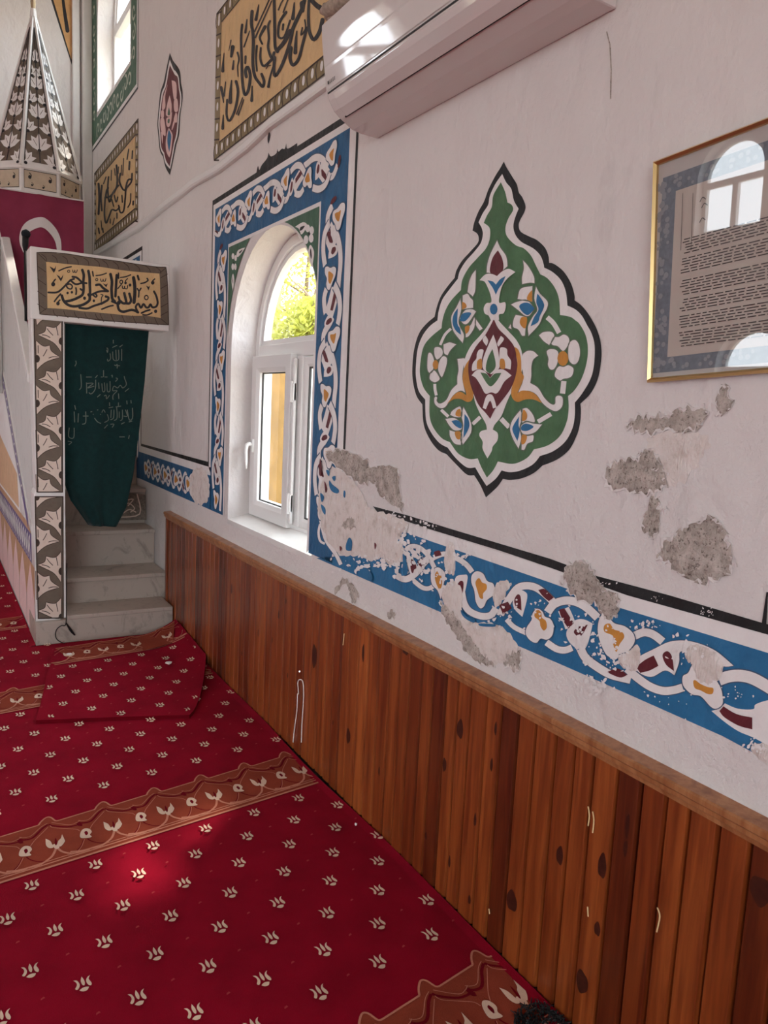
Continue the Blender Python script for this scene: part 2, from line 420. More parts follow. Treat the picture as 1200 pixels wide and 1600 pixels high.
# ------------------------------------------------------------------ windows
def arch_band(m, cyy, w, z0, zs, b, xa, xb, mat=0):
    """hollow arched frame member of width b between planes xa, xb"""
    A = arch(cyy, w, z0, zs); B = arch(cyy, w-2*b, z0+b, zs)
    for x in (xa, xb): m.poly([[(x, y, z) for y, z in A], [(x, y, z) for y, z in B]], mat)
    for L in (A, B):
        n = len(L); m.add([(xa, y, z) for y, z in L]+[(xb, y, z) for y, z in L], [(i, (i+1) % n, n+(i+1) % n, n+i) for i in range(n)], mat)
def rect_band(m, y0, y1, z0, z1, b, xa, xb, mat=0, inset=0.012):
    """hollow rectangular sash with sloping inner edge"""
    A = [(y0, z0), (y1, z0), (y1, z1), (y0, z1)]; c = b*0.72
    C = [(y0+c, z0+c), (y1-c, z0+c), (y1-c, z1-c), (y0+c, z1-c)]
    B = [(y0+b, z0+b), (y1-b, z0+b), (y1-b, z1-b), (y0+b, z1-b)]
    rings = [[(xb, *q) for q in A], [(xa, *q) for q in A], [(xa, *q) for q in C], [(xa+inset, *q) for q in B], [(xb, *q) for q in B]]
    for R1, R2 in zip(rings, rings[1:]):
        m.add(R1+R2, [(i, (i+1) % 4, 4+(i+1) % 4, 4+i) for i in range(4)], mat)
def window(name, cyy, w, z0, zs, full):
    root = bpy.data.objects.new(name, None); COL.objects.link(root); root.location = (0.15, cyy, z0); root['kind'] = 'structure'
    f = MB(); arch_band(f, cyy, w, z0, zs, 0.05, 0.135, 0.20)
    zt = zs-0.045
    f.box(0.137, 0.20, cyy-w/2+0.04, cyy+w/2-0.04, zt, zt+0.07)
    f.box(0.137, 0.20, cyy-0.075, cyy-0.005, z0+0.04, zt+0.01)
    f.build('window_frame', M['pvc'], root, bevel=0.004)
    # fixed bead of the arched light
    b = MB(); A = arch(cyy, w-0.10, zt+0.07, zs); B = arch(cyy, w-0.15, zt+0.095, zs)
    b.poly([[(0.150, y, z) for y, z in A], [(0.150, y, z) for y, z in B]])
    n = len(B); b.add([(0.150, y, z) for y, z in B]+[(0.19, y, z) for y, z in B], [(i, (i+1) % n, n+(i+1) % n, n+i) for i in range(n)])
    b.build('glazing_bead', M['pvc'], root)
    g = MB(); g.poly([(0.172, y, z) for y, z in arch(cyy, w-0.10, zt+0.06, zs)]); g.build('arched_pane', M['glass'], root)
    if full:
        ya, yb = cyy-0.01, cyy+w/2-0.035
        s = MB(); rect_band(s, ya, yb, z0+0.035, zt+0.012, 0.085, 0.105, 0.185)
        sash = s.build('window_sash', M['pvc'], root, bevel=0.003)
        q = MB(); rect_band(q, ya+0.084, yb-0.084, z0+0.119, zt-0.072, 0.007, 0.131, 0.139, inset=0.002); q.build('seal', M['pvcgrey'], sash)
        p = MB(); p.poly([(0.14, ya+0.07, z0+0.1), (0.14, yb-0.07, z0+0.1), (0.14, yb-0.07, zt-0.06), (0.14, ya+0.07, zt-0.06)]); p.build('pane', M['glass'], sash)
        h = MB(); hy, hz = yb-0.045, 1.30
        h.box(0.094, 0.106, hy-0.014, hy+0.014, hz-0.035, hz+0.035)
        h.tube([(0.10, hy, hz+0.005), (0.082, hy, hz+0.01), (0.070, hy+0.004, hz+0.003), (0.066, hy+0.006, hz-0.03), (0.068, hy+0.006, hz-0.085), (0.070, hy+0.006, hz-0.125)], [0.010, 0.011, 0.011, 0.010, 0.009, 0.006], 8)
        h.build('window_handle', M['pvc'], sash, smooth=True)
        for hz in (zt-0.17, z0+0.16):
            g = MB(); g.tube([(0.108, ya-0.014, hz-0.05), (0.108, ya-0.014, hz+0.05)], 0.010, 10); g.box(0.108, 0.125, ya-0.03, ya+0.01, hz-0.04, hz+0.04)
            g.build('hinge', M['pvc'], sash, smooth=False)
        s = MB(); s.box(0.112, 0.128, cyy-0.040, cyy-0.015, z0+0.06, zt-0.01)
        s.build('cover_strip', M['pvc'], root, bevel=0.004)
    y0, y1 = cyy-w/2+0.04, cyy-0.07
    q = MB(); rect_band(q, y0+0.005, y1, z0+0.05, zt-0.005, 0.045, 0.148, 0.185, inset=0.006); q.build('side_bead', M['pvc'], root)
    q = MB(); rect_band(q, y0+0.05, y1-0.044, z0+0.094, zt-0.05, 0.008, 0.155, 0.165, inset=0.002); q.build('seal', M['pvcgrey'], root)
    p = MB(); p.poly([(0.168, y0, z0+0.05), (0.168, y1, z0+0.05), (0.168, y1, zt), (0.168, y0, zt)]); p.build('pane', M['glass'], root)
    if not full:
        p = MB(); p.poly([(0.168, cyy, z0+0.05), (0.168, cyy+w/2-0.04, z0+0.05), (0.168, cyy+w/2-0.04, zt), (0.168, cyy, zt)]); p.build('pane', M['glass'], root)
    s = MB(); s.prism([(-0.004, cyy-w/2, z0-0.02), (-0.004, cyy-w/2, z0+0.004), (0.14, cyy-w/2, z0+0.036), (0.14, cyy-w/2, z0-0.02)], (0, w, 0))
    s.build('window_sill', M['gloss'], root)
    return root
for k, o in enumerate(LOW): window('window_%d' % (k+1), *o, k < 2)
for k, o in enumerate(UPP): window('window_%d' % (k+4), *o, False)
# simple glazing bars of the windows across the room (seen only as reflections)
for k, (cyy, w, z0, zs) in enumerate(LLOW+LUPP):
    root = bpy.data.objects.new('window_%d' % (k+7), None); COL.objects.link(root); root.location = (XL-0.15, cyy, z0); root['kind'] = 'structure'
    f = MB(); arch_band(f, cyy, w, z0, zs, 0.06, XL-0.20, XL-0.14)
    f.box(XL-0.20, XL-0.14, cyy-w/2+0.04, cyy+w/2-0.04, zs-0.08, zs); f.box(XL-0.20, XL-0.14, cyy-0.04, cyy+0.04, z0+0.04, zs-0.07)
    f.build('window_frame', M['pvc'], root)

for k, (xx, w, z0, zs) in enumerate(FRO):
    root = bpy.data.objects.new('window_%d' % (k+15), None); COL.objects.link(root); root.location = (xx, YF+0.15, z0); root['kind'] = 'structure'
    f = MB(); f.box(xx-w/2, xx+w/2, YF+0.14, YF+0.20, zs-0.08, zs); f.box(xx-0.04, xx+0.04, YF+0.14, YF+0.20, z0, zs-0.07); f.box(xx-w/2, xx+w/2, YF+0.14, YF+0.20, z0, z0+0.06)
    f.build('window_frame', M['pvc'], root)
# ------------------------------------------------------------------ outside the window: ochre house walls and trees
m = MB(); m.box(3.3, 3.6, 3.2, 18, -0.3, 2.45)
hw = m.build('garden_wall', mat_plain('ochre rendered garden wall', (0.19, 0.105, 0.026), 0.9, var=0.35, vs=1.3))
tag(hw, 'ochre garden wall seen through the lower window panes', 'wall')
m = MB(); m.box(3.9, 5.1, 15.5, 22, -0.3, 6.5); m.box(3.8, 5.2, 15.4, 22.1, 6.4, 6.6)
hw = m.build('neighbour_house', mat_plain('pale yellow house wall', (0.30, 0.24, 0.12), 0.9, var=0.1, vs=1.3))
tag(hw, 'pale yellow house seen at the left of the arched pane', 'house')
# ------------------------------------------------------------------ wainscot
WY0, WY1 = -0.6, 5.13
wain = empty('wainscot', (0, 2.2, 0), 'varnished pine board panelling along the foot of the wall', 'wall panelling')
rng = random.Random(3)
m = MB(); kn = MB(); go = MB(); y = WY1-0.02; planks = []
while y > WY0:
    w = rng.uniform(0.060, 0.078); a, b = y-w, y; t = rng.uniform(-0.0015, 0.0015)
    xf = -0.026+t
    prof = [(-0.004, b, 0), (xf+0.012, b, 0), (xf+0.001, b-0.006, 0), (xf, b-0.010, 0), (xf, a+0.010, 0), (xf+0.0015, a+0.007, 0), (xf+0.012, a+0.003, 0), (-0.004, a+0.003, 0)]
    m.prism(prof, (0, 0, 0.735)); planks.append((a, b, xf)); y = a
# knots lie in the boards, at measured spots and scattered
def onw(px, py): q = PX((px, py), -0.026); return q.y, q.z
spots = [(716, 1138, .016, .03), (693, 1194, .010, .022), (881, 1342, .012, .025), (950, 1360, .013, .032), (796, 1405, .022, .03), (745, 1283, .006, .02), (941, 1458, .010, .018),
         (492, 1025, .022, .05), (568, 1020, .009, .034), (545, 1150, .016, .03), (405, 990, .007, .02), (350, 895, .008, .03), (665, 1305, .006, .013), (700, 1345, .006, .02),
         (981, 1290, .006, .03), (978, 1325, .006, .02), (905, 1530, .02, .03), (634, 1016, .018, .016), (768, 1195, .006, .02), (1186, 1390, .022, .03), (435, 960, .008, .02), (362, 920, .010, .03), (425, 1000, .005, .015), (738, 1410, .007, .014)]
def knot(y, z, ry, rz):
    for a, b, xf in planks:
        if a <= y <= b:
            ry2 = min(ry, (b-a)/2-0.006); yc = min(max(y, a+ry2+0.008), b-ry2-0.008)
            kn.add([(xf-0.0004, yc+ry2*math.cos(k*0.314), z+rz*math.sin(k*0.314)*(1+0.15*math.sin(3*k*0.314+y*40))) for k in range(20)], [tuple(range(20))]); return
for px, py, ry, rz in spots: q = onw(px, py); knot(q[0], q[1], ry, rz)
for k in range(12): knot(rng.uniform(1.6, 5.1), rng.uniform(0.06, 0.68), rng.uniform(.003, .006), rng.uniform(.010, .02))
for tr in ("919,1260 921,1275 919,1290", "926,1268 928,1282 926,1301", "1027,1418 1031,1432 1026,1456", "918,1417 919,1432", "764,1420 765,1428", "538,990 536,1008"):
    P_ = [PX(q[:2], -0.029) for q in smooth(pts(ID, tr), False, 4)]; go.tube(P_, 0.0018, 6)
m.add(kn.v, kn.f, 1); m.add(go.v, go.f, 2); m.build('boards', [M['wood'], M['knot'], M['gouge']], wain)
# moulded cap rail
prof = [(0, 0.725), (-0.030, 0.725), (-0.034, 0.737), (-0.040, 0.741), (-0.041, 0.752), (-0.046, 0.757), (-0.046, 0.768), (-0.042, 0.772), (0, 0.776)]
m = MB(); m.prism([(x, WY0, z) for x, z in prof], (0, WY1+0.02-WY0, 0)); m.build('cap_rail', [M['rail']], wain)
m = MB(); m.box(-0.034, 0, WY1-0.018, WY1+0.012, 0, 0.727); m.build('end_batten', [M['wood']], wain, bevel=0.003)
# ------------------------------------------------------------------ carpets
CY = math.atan(0.137); cc, cs = math.cos(CY), math.sin(CY)
def c2w(u, v, o=(0.004, 2.663)): return (o[0]+u*cc-v*cs, o[1]+u*cs+v*cc)
def w2c(x, y, o=(0.004, 2.663)):
    dx, dy = x-o[0], y-o[1]; return (dx*cc+dy*cs, -dx*cs+dy*cc)
def fl(cr, txt, sm=True, closed=True, n=4):
    p = pts(cr, txt)
    if sm: p = smooth(p, closed, n)
    return [w2c(*PZ(q[:2], 0.0).xy) for q in p]
K4 = crop(0, 1140, 4); K6 = crop(0, 1420, 6)
MOT = [fl(K6, t) for t in ("320,300* 352,300 373,328 368,355 350,374 332,368 348,340 345,318", "395,266* 415,295 420,320 412,338 395,330 385,300",
       "470,254* 455,282 472,305 480,322 470,337 445,328 432,298 445,270", "368,380* 390,362 420,350 454,348* 440,372 415,384 390,386")]
mc = w2c(*PZ(K6(405, 330), 0).xy); MOT = [[(a-mc[0], b-mc[1]) for a, b in p] for p in MOT]
# one repeat of the border: tip at (305,560) to (650,465)
T0 = w2c(*PZ(K4(305, 560), 0).xy); T1 = w2c(*PZ(K4(650, 465), 0).xy); PER = T1[0]-T0[0]
def rel(L): return [(a-T0[0], b) for a, b in L]
edge = rel(fl(K4, "240,602* 258,578 290,553 318,553 346,573 372,570* 470,540 585,505*", True, False))
cells = dict(
 cream=[rel(fl(K4, t)) for t in ("285,688* 312,700 325,720 333,742 308,746 288,728", "388,660* 402,690 405,705 380,735 358,728 365,700 380,685", "330,725 365,720 370,745 345,750",
        "125,760 150,735 185,735 200,755 185,775 195,790 160,798 120,795", )],
 dark=[rel(fl(K4, t)) for t in ("345,685 352,690 358,715 350,730 342,715",  "150,760 165,750 175,765 160,780")])
lines = [("305,596 330,605 420,612 490,598 500,590", 15, 'dark'), ("300,598 262,625 205,680 150,694 118,690", 17, 'dark'), ("490,585 500,600 515,600", 26, 'dark'),
         ("312,604 335,618 430,624 480,628 500,640", 4, 'line'), ("296,590 255,615 195,668 150,680 120,678", 4, 'line'), ("300,615 275,640 215,700 190,735", 4, 'line'), ("322,585 430,600 480,585 500,572", 4, 'line'),
         ("165,800 190,818 250,830 320,815", 8, 'dark'), ("525,690 505,735 470,770 430,790", 9, 'dark'), ("528,690 508,738 472,775 428,795", 4, 'line'),
         ("352,742 330,790 295,822 250,850", 15, 'line'), ("355,738 385,765 440,778 500,770 560,752", 15, 'line'), ("250,852 180,868 110,885 40,892", 14, 'line')]
LN = [(rel(fl(K4, t, True, False)), w, k) for t, w, k in lines]
PXM = PER/math.hypot(345, 95)
def carpet(name, label, inside, quad, bands, rows, zfn, shift=0.0, o0=(0.004, 2.721)):
    """inside(u,v): is the spot on the carpet; bands: list of v of border lower edges; rows: v range of motifs"""
    P = Paint(lambda q, l: (lambda w_: (w_[0], w_[1], zfn(*w_)+l))(c2w(*q)), 0.0006, 0.0004)
    return P
def carpet_pattern(P, inside, vbands, vmax, u0, u1):
    clip = lambda p: all(inside(*c2w(*q)) for q in p)
    h = 0.306
    for vb in vbands:
        k0 = int((u0-T0[0])/PER)-1; k1 = int((u1-T0[0])/PER)+1
        for k in range(k0, k1+1):
            du = T0[0]+k*PER
            E_ = [(a+du, b+vb) for a, b in edge]
            nxt = (edge[0][0]+du+PER, edge[0][1]+vb)
            top = E_+[nxt]
            band = [(top[0][0], vb)]+top+[(nxt[0], vb)]
            if not clip(band): 
                band = [q for q in band]
                cutu = [q for q in band if inside(*c2w(*q))]
                if len(cutu) < 4: continue
                if not clip([(a, vb+0.001) for a, b in (cutu[0], cutu[-1])]): pass
                band = cutu
            if len(band) > 3: P.flat(band, 2, 0)
            st = lambda L, w, m_, l: [P.stroke(ID, [q for q in L if inside(*c2w(*q))], w, m_, l, cap=False, sm=False)] if len([q for q in L if inside(*c2w(*q))]) > 1 else None
            st(top, 0.0060, 3, 2)
            for L, w, kk in LN: st([(a+du, b+vb) for a, b in L], w*PXM*1.0, {'dark': 4, 'line': 3}[kk], 3 if kk == 'line' else 2)
            for kk, mi in (('cream', 1), ('dark', 4)):
                for L in cells[kk]:
                    q = [(a+du, b+vb) for a, b in L]
                    if clip(q): P.flat(q, mi, 4)
            for off, w in ((0.004, 0.010), (0.026, 0.006), (0.040, 0.004)):
                st([(du+edge[0][0]+i*PER/8, vb+off) for i in range(9)], w, 3, 2)
    return P
A0 = w2c(*PZ((50, 1388), 0.0).xy); DU, DV = 0.0975, 0.1262
def motifs(P, inside, vbands, u0, u1, v0, v1, seed=1):
    r = random.Random(seed)
    for i in range(int((u0-A0[0])/DU)-1, int((u1-A0[0])/DU)+2):
        for j in range(-40, 60):
            if (i+j) % 2: continue
            u, v = A0[0]+i*DU, A0[1]+j*DV
            if not (u0 < u < u1 and v0 < v < v1): continue
            if any(vb-0.05 < v < vb+0.355 for vb in vbands): continue
            for L in MOT:
                q = [(a+u, b+v) for a, b in L]
                if all(inside(*c2w(*t)) for t in q): P.flat(q, 1, 0)
            du = (u+DU, v+0.01)
            if inside(*c2w(*du)) and not any(vb-0.03 < v < vb+0.33 for vb in vbands):
                s_ = 0.006; q = [(du[0]-s_, du[1]-s_*0.6), (du[0]+s_, du[1]-s_*0.2), (du[0]+s_*0.7, du[1]+s_*0.8), (du[0]-s_*0.5, du[1]+s_*0.5)]
                P.flat(q, 5, 0)
CMATS = [M['carpet'], M['c_cream'], M['c_band'], M['c_line'], M['c_dark'], M['c_dot']]
def wave(y): return -0.029-0.004*(0.5+0.5*math.sin(y*5.2))-0.012*max(0, math.sin(y*2.1+2))**3
MB_IN = lambda x, y: x > -0.866 and y > 4.928          # footprint of the minbar
main_in = lambda x, y: x < wave(y)-0.002 and XL+0.03 < x and YB < y < 7.95 and not MB_IN(x, y) and not (y < 1.10)
P = Paint(lambda q, l: (lambda w_: (w_[0], w_[1], l))(c2w(*q)), 0.0006, 0.0004)
# body of the carpet
ys = [1.05+k*0.06 for k in range(64)]+[4.8, 4.86, 4.928]+[4.93+k*0.1 for k in range(31)]
ys = sorted(y for y in ys if y <= 4.93 or True)
ys = [y for y in ys if not (4.86 < y < 4.928)]
for a, b in zip(ys, ys[1:]):
    xr = (wave(a), wave(b)) if b <= 4.9285 else (-0.867, -0.867)
    P.add([(XL+0.02, a, 0), (xr[0]-0.03, a, 0), (xr[0], a, 0.006), (xr[0], a, -0.013), (XL+0.02, b, 0), (xr[1]-0.03, b, 0), (xr[1], b, 0.006), (xr[1], b, -0.013)],
          [(0, 1, 5, 4), (1, 2, 6, 5), (2, 3, 7, 6)], 0)
P.add([(XL+0.02, YB+0.02, 0), (-0.04, YB+0.02, 0), (-0.04, 1.05, 0), (XL+0.02, 1.05, 0)], [(0, 1, 2, 3)], 0)
VB = [-1.39, 0.0, 1.385, 2.77]
carpet_pattern(P, main_in, VB, 4, -2.6, 0.1)
motifs(P, main_in, VB, -3.6, 0.6, -1.6, 5.4)
o = P.build('carpet', CMATS); tag(o, 'large red carpet with tulip motifs and scalloped border bands covering the floor', 'carpet')
# loose piece of the same carpet in front of the steps, its right side riding up the panelling
BL, BR, TR, TL = Vector((-1.00, 3.72, 0)), Vector((-0.345, 3.50, 0)), Vector((-0.035, 4.87, 0)), Vector((-0.79, 4.74, 0))
def rugz(x, y):
    # rises towards the panelling on the right
    s = max(0.0, min(1.0, (x+0.30)/0.27)); t = max(0.0, min(1.0, (y-3.6)/1.2))
    return 0.018+0.085*s*s*t+0.010*t*(1-s)
def rug_right(y):  # right edge of the loose piece
    t = (y-3.50)/(4.87-3.50)
    return -0.345+0.31*min(1, max(0, t)*1.9)**0.8 if t < 1 else -0.035
def rug_top(x): return 4.74+(x+0.79)*(0.13/0.755)
def rug_bot(x): return 3.72-(x+1.0)*(0.22/0.655)
def rug_left(y): return -1.00+(y-3.72)/(4.74-3.72)*0.21
rug_in = lambda x, y: x < rug_right(y)-0.006 and y < rug_top(x)-0.003 and y > rug_bot(x)+0.012 and x > rug_left(y)+0.004
# ------------------------------------------------------------------ paintings on the right wall (photo pixels measured onto the wall plane)
def WALLP(base=0.0010): return Paint(lambda q, l: tuple(PX(q, 0.0)+Vector((-l, 0, 0))) , base)
def YZP(base=0.0010): return Paint(lambda q, l: (-l, q[0], q[1]), base)
def yz(px, py): q = PX((px, py), 0.0); return (q.y, q.z)
M1, M2, M3, M4 = crop(640, 250, 6), crop(780, 250, 6.1538), crop(640, 480, 5.3333), crop(760, 480, 5.3333)
def multi(*seg):
    out = []
    for c, t in seg: out += pts(c, t)
    return out
# --- the big green medallion
P = WALLP()
BK, WH, GR, BL_, MR, GD, LN_ = range(7)
P.flat(smooth(multi((M2, "47,15* 75,75 130,165 172,235 190,310 225,360 255,440 245,500 205,575 190,630 210,690 290,735 365,770 440,840 475,920 483,990* 530,1000 620,1070 690,1180 725,1290 728,1350* 790,1395 860,1480"),
    (M4, "912,160 945,250 960,340 958,450 930,600 870,720 785,805* 790,870 780,980 750,1080 690,1190 590,1270 470,1320* 400,1380 300,1425 200,1440 140,1430* 90,1500 -2,1585*"),
    (M3, "590,1480 540,1400* 480,1395 400,1320 310,1225* 240,1190 170,1100 120,980 108,810* 60,740 30,620 25,500 40,350 80,220 140,140 210,80*"),
    (M1, "260,1370 300,1270 370,1170 425,1105* 440,1040 490,950 570,860 640,780 650,730 635,690 592,662* 610,580 650,480 700,390 740,280 800,160 850,80"))), BK, 0)
P.flat(smooth(multi((M2, "33,135* 70,215 120,280 145,390 190,470* 155,560 140,640 160,720 220,790 330,850 400,920 430,1000 435,1035* 520,1080 600,1160 645,1270 660,1400* 740,1440 800,1500"),
    (M4, "843,151 880,220 905,320 900,480 870,600 800,720 740,795* 740,900 720,1010 660,1120 560,1200 450,1240* 390,1310 290,1360 200,1375 130,1360* 80,1430 5,1490*"),
    (M3, "600,1420 550,1335* 480,1335 390,1260 320,1170* 250,1130 180,1040 140,940 133,770* 80,700 58,600 55,500 70,350 110,240 170,160 235,110*"),
    (M1, "275,1420 310,1310 380,1210 455,1115* 475,1040 530,950 610,860 670,780 690,700 680,640 650,585* 690,500 740,420 755,340 805,230"))), WH, 1)
P.flat(smooth(multi((M1, "860,210* 900,300 922,400* 960,420 975,470 930,550 903,640 920,720 1000,800"),
    (M2, "240,850 310,920 355,1010 400,1100* 470,1140 540,1230 580,1340 590,1490* 690,1510 740,1545"),
    (M4, "780,140 830,230 850,340 840,460 800,590 740,690 685,740* 690,840 675,950 620,1070 520,1150 400,1185* 350,1250 270,1295 200,1305 100,1285* 60,1360 8,1420*"),
    (M3, "600,1330 572,1260* 500,1265 410,1220 340,1125* 270,1090 200,1000 170,900 172,740* 120,670 90,560 95,450 120,330 180,250 270,175* 280,100"),
    (M1, "345,1400 400,1310 485,1220* 500,1120 560,1010 640,920 720,830 755,740 755,640 700,590* 730,520 775,440 790,330"))), GR, 2)
def leafset(cr, items):
    for mat, t in items:
        P.fill(cr, t, mat, {WH: 3, MR: 5, BL_: 5, GD: 5, GR: 6}[mat])
        if mat == WH: P.stroke(cr, t, 9 if cr is M1 or cr is M2 else 8, LN_, 4, closed=True)
# drops and palmette
leafset(M1, [(WH, "828,745* 860,820 915,900 928,990 915,1010 870,1050* 830,1090* 790,1070 725,1060* 730,980 760,880"),
    (MR, "835,848* 870,910 887,980 880,1040 830,1088* 765,1060 765,990 790,910"),
    (WH, "632,1020* 630,1120 625,1230 600,1285* 545,1240* 560,1140 590,1070"), (WH, "500,1270* 550,1250 580,1290 605,1320 605,1390* 500,1405*"), (GD, "500,1330* 530,1345 540,1380 500,1405*"),
    (WH, "635,1420* 590,1395 520,1410 470,1490* 510,1540 560,1530"), (BL_, "585,1440 540,1430 495,1450 475,1510* 530,1510"),
    (WH, "485,1290* 440,1380 395,1460 395,1530 410,1600 450,1660 506,1723* 520,1640 480,1560 470,1500 495,1400"), (BL_, "460,1390* 420,1450 410,1530 440,1600 490,1640* 480,1580 455,1530")])
leafset(M2, [(WH, "230,955* 290,1020 345,1120 350,1190* 300,1185 225,1200* 222,1130 240,1040"), (WH, "180,1340* 200,1250 250,1220 330,1210* 328,1365*"), (GD, "325,1250* 290,1290 275,1340 325,1365*"),
    (WH, "113,1390* 180,1360 280,1350 350,1430* 300,1500 250,1500 190,1450"), (BL_, "200,1410 240,1375 300,1380 350,1430* 290,1490 240,1470"),
    (WH, "360,1205* 400,1280 475,1360 470,1430 430,1500 390,1590 287,1700* 280,1600 330,1500 370,1440 340,1330"), (BL_, "375,1285* 410,1330 440,1390 430,1440 400,1500 380,1560 310,1600* 340,1520 385,1440 365,1370")])
leafset(M4, [(WH, "250,60* 230,100 225,165 270,190 300,240 330,240* 345,80*"), (GD, "300,85 345,90 335,170 310,170 285,130"), (WH, "210,130* 220,190* 185,175*"),
    (WH, "440,235* 480,205 550,203 575,245 530,320* 480,285"),
    (WH, "545,300 570,250 610,245 650,225 690,245 700,290 670,350 640,368 600,330 560,320"), (WH, "685,350 700,290 745,270 780,310 790,390 770,460 730,480 690,440"),
    (WH, "610,490 650,495 690,480 735,510 725,570 690,595 650,600 620,615 575,580 580,530"), (WH, "505,370 540,345 590,355 610,390 600,470 570,520 535,520 515,480 520,430"),
    (WH, "290,850* 220,940 200,1020 230,1110 275,1185* 300,1090 285,1000 310,920"), (BL_, "280,910* 235,980 225,1030 265,1115* 285,1030 275,980"),
    (WH, "305,845* 350,840 400,900 410,960 340,950 300,960"), (GD, "315,855 345,890 340,935 305,945"), (WH, "475,975* 390,965 340,955 290,990 300,1050 350,1065 420,1040"), (BL_, "400,995 340,970 300,990 300,1025 350,1030"),
    (WH, "300,1060* 350,1070 400,1065 395,1120 350,1140 325,1190 295,1190*"), (GD, "305,1065 345,1075 330,1130 300,1140")])
leafset(M3, [(WH, "470,160* 510,150 545,80 555,120 545,180 500,245 470,255*"), (GD, "470,165 505,155 500,200 475,220"), (WH, "555,90* 620,180* 590,200* 555,150"),
    (WH, "285,310* 340,290 400,310* 350,360 325,405* 290,385"), (WH, "210,340 245,328 280,350 282,400 235,440 210,400"), (WH, "155,400 175,375 200,400 215,460 200,530 170,550 150,510"),
    (WH, "180,545 215,525 250,570 258,605 215,630 170,600"), (WH, "285,405 320,425 315,490 285,575 265,580 240,520 250,450"),
    (WH, "340,900* 360,860 430,825 440,910 390,920"), (GD, "400,860 430,850 430,910 390,900"), (WH, "300,930* 380,920 440,970 440,1020 380,1030 335,990"), (BL_, "355,950* 400,940 440,970 435,1010 390,990"),
    (WH, "455,825* 490,890 520,960 520,1050 450,1150* 430,1090 450,990 435,900"), (BL_, "465,890* 495,930 505,990 480,1050 455,1090* 460,1000"), (WH, "335,1020* 400,1040 440,1050 435,1150* 380,1140 340,1080"), (GD, "385,1040 430,1040 425,1100 395,1090")])
for cr, t, w in ((M3, "260,315 300,230 350,180", 22), (M3, "215,640 218,690 228,735", 24), (M3, "268,855 328,912", 26), (M3, "530,975 595,915", 30), (M4, "512,85 565,135 612,215", 40), (M4, "652,615 640,720", 44), (M4, "435,955 545,890", 36), (M4, "128,930 195,1000", 40)):
    P.stroke(cr, t, w, WH, 3, cap=False)
P.blob(M3, 223, 480, 24, GD, 5, 40); P.blob(M4, 645, 428, 46, GD, 5, 62)
# centre
drop = "710,55* 755,120 830,200 900,280 940,370 950,500 900,640 850,720 810,810 770,910 715,980 700,1020* 740,1050 738,1110 700,1160 690,1200 655,1260* 615,1180 615,1120 588,1070 600,1035 650,1020* 640,970 590,880 555,800 535,720 490,600 460,500 470,420 520,320 600,230 660,150"
leafset(M3, [(WH, "400,430* 430,425 470,430 455,520 450,600 475,720* 430,700 370,740 310,830 260,845 215,810 208,760 225,740 240,755 235,780 260,800 310,770 350,690 400,640* 400,580 410,520")])
leafset(M4, [(WH, "310,385* 350,360 400,365 443,405* 400,440 385,500 385,570 375,630* 440,670 490,750 540,800 575,805 580,750 610,733 645,755 640,830 590,870 530,850 470,800 420,730 350,700 270,715 310,600 295,450")])
P.fill(M3, drop, WH, 4)
P.fill(M3, "510,430* 470,490 450,570 455,640 475,700 480,735* 430,705 380,730 315,810* 370,770 430,765 490,790 530,770 540,700 520,620 500,540", GD, 5)
P.fill(M4, "225,330* 270,350 295,430 300,540 320,580 300,640 265,715* 310,695 380,705 430,740 470,800* 400,770 330,770 270,790 225,760 215,690 250,560 265,480 255,400", GD, 5)
P.fill(M3, "710,100* 750,180 820,250 880,330 900,430 905,490 890,580 850,680 770,790 720,850 680,930* 640,880 580,810 530,690 505,600 497,500 510,430 560,330 640,230", MR, 6)
leafset2 = [(WH, "707,230* 735,310 755,420 755,510 690,560* 625,520 620,440 660,330", 7), (GR, "700,350* 725,450 722,510 680,555* 645,520 660,430", 8), (WH, "625,360 590,355 570,390 565,430 535,470 530,530 570,520 612,510 612,430", 7), (GD, "600,430 575,450 570,500 575,515 612,510 612,440", 8),
    (WH, "760,360 780,335 820,350 825,400 855,450 850,520* 810,510 762,500", 7), (GD, "765,435 800,440 805,510 765,505", 8), (WH, "525,570* 570,525 630,530 680,590* 730,530 790,520 860,570* 800,620 760,690 730,720 690,710 640,720 600,650 560,590", 7),
    (GR, "600,545* 650,555 680,592* 720,555 775,548* 740,610 690,660 650,630", 8), (WH, "640,235* 665,280 650,325* 618,275", 7), (WH, "770,240* 795,270 750,330* 740,300", 7), (WH, "650,740 700,735 735,835* 705,845* 680,780 645,850* 618,840*", 7)]
for mt, t, l in leafset2: P.fill(M3, t, mt, l)
P.fill(M1, "665,1130* 720,1075 780,1070 830,1090* 880,1045 940,1022 1003,1052* 930,1110 880,1180 855,1270 852,1340 905,1335 910,1390 890,1440 850,1450 850,1500* 770,1500* 750,1460 715,1440 705,1390 730,1345 775,1335 770,1270 740,1190 710,1140", WH, 7)
P.fill(M1, "742,1130* 790,1140 820,1170* 860,1120 912,1090* 880,1160 845,1210 820,1265* 790,1200", BL_, 8)
P.blob(M1, 800, 1400, 36, BL_, 8, 52)
o = P.build('painted_medallion', [M['black'], M['white'], M['green'], M['blue2'], M['maroon'], M['gold'], M['line']])
tag(o, 'large green drop-shaped floral medallion painted on the wall right of the window', 'wall painting')

